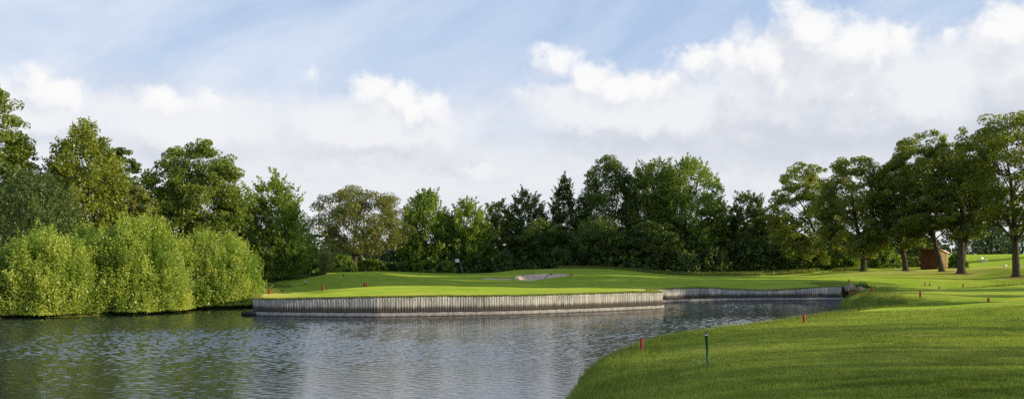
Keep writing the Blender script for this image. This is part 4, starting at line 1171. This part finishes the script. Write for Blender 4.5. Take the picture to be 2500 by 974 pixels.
# rake lying in the bunker
a = Vector(hit(1329, 680.5)); b = Vector(hit(1346, 673.5))
r_ = empty('bunker_rake', a); tag(r_, 'dark rake lying on the sand of the bunker', 'rake')
d_ = b - a
mb = MB(); mb.tube([(0, 0, .07), tuple(d_ * .5 + Vector((0, 0, .10))), tuple(d_ + Vector((0, 0, .09)))], [.035] * 3, 6); mb.build('handle', MAT['black'], r_, True)
mb = MB()
mb.box((d_.x, d_.y, d_.z + .08), (.5, .07, .07), -1.2, .5, bevel=.01)
for k in range(7):
    t_ = (k - 3) * .075
    mb.box((d_.x + t_ * math.cos(-1.2), d_.y + t_ * math.sin(-1.2), d_.z + .02), (.015, .015, .10), -1.2)
mb.build('rake_head', MAT['black'], r_)

# ------------------------------------------------------------------ shed
cz = 100.0
X0, Y0 = (2291 - 1250) / F * cz, cz           # the corner nearest to the camera
Z0 = gz(X0, Y0) - .08
r_ = empty('garden_shed', (X0, Y0, Z0), 0); tag(r_, 'brown wooden shed with a sloping roof behind the oak trunks', 'shed')
ur = Vector((.80, .60, 0)); ul = Vector((-.60, .80, 0))      # along the sunny face, along the shaded face
Lr, Ll, Hh, Hl = 2.25, 2.2, 2.45, 2.02
rot = math.atan2(ur.y, ur.x)
mb = MB()
fr = [Vector((0, 0, 0)), ur * Lr, ur * Lr + ul * Ll, ul * Ll]
tops = [Hh, Hl, Hl, Hh]
v_ = [tuple(p_ + Vector((0, 0, -.1))) for p_ in fr] + [tuple(fr[i] + Vector((0, 0, tops[i]))) for i in range(4)]
mb.add(v_, [(0, 1, 5, 4), (1, 2, 6, 5), (2, 3, 7, 6), (3, 0, 4, 7)], .35)
mb.build('wall', MAT['shed'], r_)
mb = MB()
nb = 9
for i in range(nb):
    s_ = (i + .15) / nb * Lr + .04
    hz = Hh + (Hl - Hh) * s_ / Lr - .10
    c = ur * s_ - ul * .022
    mb.box((c.x, c.y, hz / 2), (.13, .04, hz), rot, random.uniform(.4, .8), bevel=.006)
mb.build('battens', MAT['batten'], r_)
mb = MB()
for i in range(11):                                           # narrow boards on the shaded face
    s_ = (i + .5) / 11 * Ll
    c = ul * s_ - ur * .012
    mb.box((c.x, c.y, Hh / 2 - .06), (.02, Ll / 11 - .012, Hh - .1), rot, random.uniform(.1, .35), bevel=.004)
mb.build('boards', MAT['shed'], r_)
mb = MB(); c = ul * .04 - ur * .03 - ul * .03; mb.box((c.x, c.y, Hh / 2 - .05), (.09, .09, Hh), rot, .75, bevel=.01); mb.build('corner_post', MAT['batten'], r_)
mb = MB(); c = ul * (Ll * .42) - ur * .04; mb.box((c.x, c.y, .95), (.03, .12, .06), rot, .5, bevel=.008); mb.build('door_handle', MAT['black'], r_)
sl = math.atan2(Hl - Hh, Lr)
c = ur * (Lr / 2) + ul * (Ll / 2)
mb = MB(); mb.box((c.x, c.y, (Hh + Hl) / 2 + .07), (Lr + .42, Ll + .36, .09), rot, .5, (0, -sl), bevel=.015); mb.build('roof', MAT['felt'], r_)
mb = MB()
c2 = c - ul * (Ll / 2 + .19)
mb.box((c2.x, c2.y, (Hh + Hl) / 2 + .055), (Lr + .43, .03, .15), rot, .9, (0, -sl)); mb.build('fascia', MAT['batten'], r_)

# ------------------------------------------------------------------ bench and little sign
X, Y, Z = hit(2405, 641, 105, 140)
r_ = empty('park_bench', (X, Y, Z), math.radians(48)); tag(r_, 'white wooden bench on the grassy rise beside the wood', 'bench')
mb = MB()
for k in range(3): mb.box((0, -.12 + k * .17 - .05, .45), (1.45, .14, .045), 0, .5, bevel=.01)
mb.build('seat', MAT['white'], r_)
mb = MB()
for k in range(3): mb.box((0, .33 + k * .035, .60 + k * .13), (1.45, .035, .115), 0, .5, (-.22, 0), bevel=.01)
mb.build('backrest', MAT['white'], r_)
for sx in (-.6, .6):
    mb = MB(); mb.box((sx, -.12, .21), (.09, .08, .44), 0, .5, bevel=.01); mb.box((sx, .34, .43), (.09, .07, .92), 0, .5, (-.16, 0), bevel=.01); mb.box((sx, .1, .40), (.07, .52, .06), 0, .5)
    mb.build('leg', MAT['white'], r_)
X, Y, Z = hit(2454, 653.5, 85, 120)
r_ = empty('notice_sign', (X, Y, Z), .1); tag(r_, 'small white notice board on two short legs beside the path', 'sign')
s_ = 8.2 / F * Y
mb = MB(); mb.box((0, 0, s_ * .68), (s_, .03, s_ * .5), 0, .5, bevel=.006); mb.build('board', MAT['white'], r_)
for sx in (-1, 1):
    mb = MB(); mb.box((sx * s_ * .42, .03, s_ * .42), (.05, .03, s_ * .95), 0, .5); mb.build('leg', MAT['white'], r_)

# ------------------------------------------------------------------ end of the cove wall: stones, red timbers
def rock(loc, size, seed, label, mat='stone'):
    rng = np.random.default_rng(seed)
    nu, nv_ = 14, 9
    v, f = [], []
    off = rng.normal(0, 1, (6, 3))
    for j in range(nv_):
        for i in range(nu):
            th, ph_ = 2 * PI * i / nu, PI * (j + .02) / (nv_ - 1 + .04)
            d = np.array([math.sin(ph_) * math.cos(th), math.sin(ph_) * math.sin(th), math.cos(ph_)])
            k = 1 + sum(.12 * math.sin(3.1 * float(d @ o) + i_) for i_, o in enumerate(off))
            v.append(np.sign(d) * np.abs(d) ** .75 * k * np.array(size) / 2)
    for j in range(nv_ - 1):
        for i in range(nu):
            f.append((j * nu + i, (j + 1) * nu + i, (j + 1) * nu + (i + 1) % nu, j * nu + (i + 1) % nu))
    o = mesh_np('boulder', v, np.array(f), MAT[mat], None, True)
    o.location = loc
    tag(o, label, 'boulder', 'stones at the end of the cove wall')
    return o
rock((26.5, 64.4, .95), (.85, .8, .7), 1, 'pale stone slab leaning on the end of the cove wall')
rock((27.3, 64.6, .75), (1.0, .8, .55), 2, 'grey stone half hidden behind the pale leaning slab')
rock((25.9, 63.6, .08), (.5, .4, .3), 3, 'small pale stone at the water line below the cove wall end')
rock((26.6, 62.6, .06), (.42, .36, .26), 4, 'small wet stone at the water line under the red timbers')
for k, (dx, z_, ln, lab) in enumerate(((0, .62, 1.0, 'upper red-brown timber sticking out at the end of the cove wall'), (.12, .26, .85, 'lower red-brown timber sticking out at the end of the cove wall'))):
    mb = MB(); mb.box((0, 0, 0), (ln, .22, .17), .12, .6, (0, .06), bevel=.02)
    o = mb.build('timber_sleeper', MAT['redwood']); o.location = (26.55 + dx, 63.35 - .1 * k, z_)
    tag(o, lab, 'timber', 'timbers at the end of the cove wall')
mb = MB(); mb.box((0, 0, 0), (1.6, 1.4, 1.05), .1, .3, bevel=.06)
o = mb.build('timber_bulkhead', MAT['oldwood']); o.location = (27.2, 64.2, .08); tag(o, 'dark rotten timber block under the stones at the cove wall end', 'timber')
bush_px('bright leafy plant between stones and headland at the cove end', 2086, 706, 64.5, 24, 'f_bush', .12, 120, 16, 141, name='waterside_plant')
bush_px('taller leafy plant on the bank right of the cove stones', 2105, 700, 66, 26, 'f_alder', .14, 130, 16, 142, name='waterside_plant')
bush_px('small pale plant at the tip of the headland by the red timbers', 2082, 722, 61, 26, 'f_yellow', .13, 110, 14, 143, name='waterside_plant')

# ------------------------------------------------------------------ far works behind the gap
r_ = empty('industrial_hall', (-112, 455, 0)); tag(r_, 'pale industrial hall far off in the gap between the trees', 'building')
mb = MB(); mb.box((0, 0, 7.6), (16, 20, 15.2), .05, .5); mb.build('wall', MAT['hall'], r_)
mb = MB(); mb.box((0, 0, 15.5), (16.6, 20.6, .6), .05, .5); mb.build('roof', MAT['grey'], r_)
mb = MB(); mb.box((-6.4, -2, 16.9), (4.2, 4, 2.2), .05, .5); mb.build('roof_plant', MAT['blue'], r_)
r_ = empty('crane_tower', (-88.5, 400, 0)); tag(r_, 'blue crane tower far off behind the browning oak', 'crane')
mb = MB()
for sx in (-.9, .9):
    for sy in (-.9, .9): mb.box((sx, sy, 12), (.42, .42, 24), 0, .5)
for k in range(12):
    for s in (-1, 1): mb.box((0, s * .9, 1 + k * 2), (2.5, .25, .25), 0, .5, (0, .75 * (1 if k % 2 else -1)))
mb.build('mast', MAT['blue'], r_)
mb = MB(); mb.box((0, 0, 24.6), (2.6, 2.6, 1.2), 0, .5); mb.build('cab', MAT['blue'], r_)

# ------------------------------------------------------------------ sky
world = bpy.data.worlds.new('World'); scene.world = world
world.use_nodes = True
wt = world.node_tree; wt.nodes.clear()
wout = wt.nodes.new('ShaderNodeOutputWorld')
bg = wt.nodes.new('ShaderNodeBackground'); bg.inputs[1].default_value = 0.1
sky = N(wt, 'ShaderNodeTexSky', sky_type='NISHITA', sun_disc=False, sun_elevation=SUN_EL, sun_rotation=PI / 2 - SUN_AZ, altitude=10.0, air_density=1.0, dust_density=1.0, ozone_density=1.6)

def ae(px, py):
    x, z = (px - 1250) / F, (640 - py) / F
    return math.atan2(x, 1.0), math.atan2(z, math.hypot(x, 1.0))

# cumulus: centre px, py, half width, half height (in the photograph's pixels, turned into angles)
CUM = [(1960, 75, 140, 95), (1880, 130, 120, 90), (2080, 120, 100, 80), (2200, 82, 60, 34), (2325, 88, 28, 20), (2460, 50, 120, 70), (1790, 120, 60, 30), (1690, 135, 90, 34),
       (1360, 140, 95, 32), (1440, 170, 90, 42), (1500, 205, 70, 40), (1300, 222, 50, 14), (1620, 200, 150, 30), (1840, 165, 50, 40),
       (905, 200, 62, 42), (980, 225, 70, 44), (1060, 245, 60, 32), (1000, 265, 60, 40), (755, 185, 30, 17), (1275, 225, 36, 11),
       (95, 195, 60, 46), (140, 215, 80, 34), (60, 235, 70, 34), (400, 228, 110, 24), (510, 235, 55, 30), (350, 240, 50, 22)]
# broad grey-white masses behind and below them
MASS = [(2000, 190, 420, 130), (2300, 210, 330, 140), (1600, 260, 330, 80), (1950, 270, 560, 80), (2480, 160, 200, 150), (1430, 235, 190, 50), (900, 290, 260, 70), (450, 280, 260, 70), (60, 260, 190, 70), (1150, 415, 130, 22)]

def build_field(name, blobs, warp, puffamp, soft_k, outside_gain, under):
    grp = bpy.data.node_groups.new(name, 'ShaderNodeTree')
    grp.interface.new_socket('P', in_out='INPUT', socket_type='NodeSocketVector')
    grp.interface.new_socket('Density', in_out='OUTPUT', socket_type='NodeSocketFloat')
    gi = grp.nodes.new('NodeGroupInput'); go = grp.nodes.new('NodeGroupOutput')
    P0 = gi.outputs[0]
    wv = N(grp, 'ShaderNodeTexNoise', {'Scale': 13.0, 'Detail': 8.0, 'Roughness': 0.7}); grp.links.new(P0, wv.inputs['Vector'])
    Pw = V(grp, 'ADD', P0, V(grp, 'MULTIPLY', V(grp, 'SUBTRACT', wv.outputs['Color'], (0.5, 0.5, 0.5)), (warp, warp * .75, 0.0)))
    acc = None
    for (px, py, rx, ry) in blobs:
        a0, e0 = ae(px, py); a1, _ = ae(px + rx * 1.1, py); _, e1 = ae(px, py - ry * 1.08)
        # the tiny dependence on the sum so far makes the renderer work through the blobs one after another (its stack is small)
        ctr = (a0, e0, 0) if acc is None else N(grp, 'ShaderNodeCombineXYZ', {0: M(grp, 'MULTIPLY_ADD', acc, 1e-6, a0), 1: e0}).outputs[0]
        q = V(grp, 'MULTIPLY', V(grp, 'SUBTRACT', Pw, ctr), (1 / max(a1 - a0, .004), 1 / max(e1 - e0, .004), 0))
        q = V(grp, 'MAXIMUM', q, V(grp, 'MULTIPLY', q, (1, under, 1)))
        dd_ = M(grp, 'SUBTRACT', 1.0, V(grp, 'LENGTH', q, out=1))
        dd_ = M(grp, 'MULTIPLY', dd_, min(1.0, ry / 60 + .25))
        acc = dd_ if acc is None else M(grp, 'SMOOTH_MAX', acc, dd_, soft_k)
    off_n = N(grp, 'ShaderNodeTexNoise', {'Scale': 2.2, 'Detail': 3.0}); grp.links.new(P0, off_n.inputs['Vector'])
    sepP = N(grp, 'ShaderNodeSeparateXYZ', {0: P0})
    outside = M(grp, 'MAXIMUM', MAP(grp, M(grp, 'ABSOLUTE', sepP.outputs[0]), .62, .85), MAP(grp, sepP.outputs[1], .36, .55))
    acc = M(grp, 'MAXIMUM', acc, M(grp, 'SUBTRACT', M(grp, 'MULTIPLY', M(grp, 'SUBTRACT', off_n.outputs[0], 0.56), outside_gain), M(grp, 'MULTIPLY', M(grp, 'SUBTRACT', 1.0, outside), 3.0)))
    puff = N(grp, 'ShaderNodeTexNoise', {'Scale': 22.0, 'Detail': 7.0, 'Roughness': 0.62, 'Distortion': 0.5}); grp.links.new(P0, puff.inputs['Vector'])
    acc = M(grp, 'ADD', acc, M(grp, 'MULTIPLY', M(grp, 'SUBTRACT', puff.outputs[0], 0.5), puffamp))
    grp.links.new(acc, go.inputs[0])
    return grp
g_cum = build_field('cumulus_field', CUM, .075, 1.5, .12, 3.0, .45)
g_mass = build_field('cloud_mass_field', MASS, .10, .8, .25, 3.0, .55)
tc = wt.nodes.new('ShaderNodeTexCoord')
sp = N(wt, 'ShaderNodeSeparateXYZ', {0: tc.outputs['Generated']})
az = M(wt, 'ARCTAN2', sp.outputs[0], sp.outputs[1])
el = M(wt, 'ABSOLUTE', M(wt, 'ARCSINE', sp.outputs[2]))
PP = N(wt, 'ShaderNodeCombineXYZ', {0: az, 1: el}).outputs[0]
def field(vec, g_):
    g = wt.nodes.new('ShaderNodeGroup'); g.node_tree = g_
    wt.links.new(vec, g.inputs[0]); return g.outputs[0]
D0 = field(PP, g_cum)
D1 = field(V(wt, 'ADD', PP, (0.012, 0.030, 0)), g_cum)
B0 = field(PP, g_mass)
B1 = field(V(wt, 'ADD', PP, (0.01, 0.055, 0)), g_mass)
soft = NOISE(wt, V(wt, 'MULTIPLY', PP, (1, 2.0, 1)), 7.0, 5, 0.6)
# values are before the strength of 0.1
rotv = N(wt, 'ShaderNodeVectorRotate', {'Vector': PP, 'Angle': -0.36}, rotation_type='Z_AXIS').outputs[0]
cir = NOISE(wt, V(wt, 'MULTIPLY', rotv, (2.0, 6.5, 1)), 1.0, 6, 0.55, 0.6)
cir2 = NOISE(wt, V(wt, 'MULTIPLY', rotv, (6, 30.0, 1)), 1.0, 5, 0.65, 0.4)
veil = M(wt, 'ADD', MAP(wt, cir, 0.36, 0.70, 0.0, 0.75), MAP(wt, cir2, 0.40, 0.75, 0, 0.13))
veil = M(wt, 'ADD', veil, MAP(wt, az, 0.1, -0.65, 0.0, 0.28))
hor_n = M(wt, 'ADD', el, M(wt, 'MULTIPLY', M(wt, 'SUBTRACT', NOISE(wt, V(wt, 'MULTIPLY', PP, (1, 2.6, 1)), 4.5, 5, .6), 0.5), 0.12))
hor = MAP(wt, hor_n, 0.235, 0.11, 0.0, 0.95)
up_fade = MAP(wt, el, 0.29, 0.55, 1.0, 0.12)
skyc = MIX(wt, 0.8, sky.outputs[0], (4.7, 6.3, 9.2))
skyc = MIX(wt, MAP(wt, el, 0.5, 1.15), skyc, (1.15, 1.9, 3.7))
c = MIX(wt, M(wt, 'MULTIPLY', veil, up_fade, clamp=True), skyc, (7.5, 8.2, 9.3))
c = MIX(wt, hor, c, (8.3, 8.45, 8.8))
low_n = NOISE(wt, V(wt, 'MULTIPLY', PP, (1, 3.2, 1)), 9.0, 6, .62)
c = MIX(wt, M(wt, 'MULTIPLY', MAP(wt, low_n, 0.50, 0.70, 0, .7), hor), c, (8.8, 8.85, 9.1))
c = MIX(wt, M(wt, 'MULTIPLY', MAP(wt, low_n, 0.52, 0.30, 0, .6), hor), c, (7.0, 7.45, 8.2))
dim = MIX(wt, MAP(wt, el, 0.55, 1.1), (1, 1, 1), (0.42, 0.42, 0.44))
# the broad masses: pale on top, lavender grey below
fine = NOISE(wt, V(wt, 'MULTIPLY', PP, (1, 1.5, 1)), 24.0, 6, 0.6)
var = M(wt, 'ADD', M(wt, 'MULTIPLY', M(wt, 'SUBTRACT', soft, 0.5), 0.8), M(wt, 'MULTIPLY', M(wt, 'SUBTRACT', fine, 0.5), 0.35))
bl = M(wt, 'ADD', M(wt, 'SUBTRACT', B0, B1), var)
mass = MIX(wt, MAP(wt, bl, -0.30, 0.55), (6.4, 6.8, 7.6), (8.8, 8.9, 9.2))
c = MIX(wt, MAP(wt, B0, -0.15, 0.55, 0, .95), c, MIX(wt, 1.0, mass, dim, 'MULTIPLY'))
lit = M(wt, 'ADD', M(wt, 'SUBTRACT', D0, D1), M(wt, 'MULTIPLY', var, .9))
cloud = MIX(wt, MAP(wt, lit, -0.30, 0.55), (7.3, 7.6, 8.3), (9.75, 9.75, 9.7))
alpha = MAP(wt, D0, 0.0, 0.72, 0, .96)
c = MIX(wt, alpha, c, MIX(wt, 1.0, cloud, dim, 'MULTIPLY'))
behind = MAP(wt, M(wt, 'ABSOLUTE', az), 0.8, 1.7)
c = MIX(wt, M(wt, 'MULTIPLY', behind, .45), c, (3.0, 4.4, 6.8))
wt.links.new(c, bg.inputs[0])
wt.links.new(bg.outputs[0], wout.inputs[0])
world.cycles.sampling_method = 'MANUAL'
world.cycles.sample_map_resolution = 512

# ------------------------------------------------------------------ sun, camera, render settings
sl_ = bpy.data.lights.new('sun', 'SUN'); sl_.energy = 5.0; sl_.angle = math.radians(0.55); sl_.color = (1.0, 0.89, 0.63)
so = bpy.data.objects.new('sun', sl_); COL.objects.link(so)
so.rotation_euler = TO_SUN.to_track_quat('Z', 'Y').to_euler(); so.location = TO_SUN * 300

cam = bpy.data.cameras.new('camera'); co = bpy.data.objects.new('camera', cam); COL.objects.link(co)
co.location = (0, 0, EYE); co.rotation_euler = (PI / 2, 0, 0)
cam.sensor_width = 36; cam.lens = 36 * F / 2500; cam.shift_y = (640 - 487) / 2500
cam.clip_start = 0.1; cam.clip_end = 6000
scene.camera = co
scene.view_settings.view_transform = 'Standard'; scene.view_settings.look = 'None'; scene.view_settings.exposure = 0; scene.view_settings.gamma = 1
cy = scene.cycles
cy.max_bounces = 6; cy.diffuse_bounces = 3; cy.glossy_bounces = 3; cy.transmission_bounces = 3; cy.transparent_max_bounces = 4
cy.caustics_reflective = False; cy.caustics_refractive = False
cy.use_denoising = False
cy.sample_clamp_indirect = 6.0
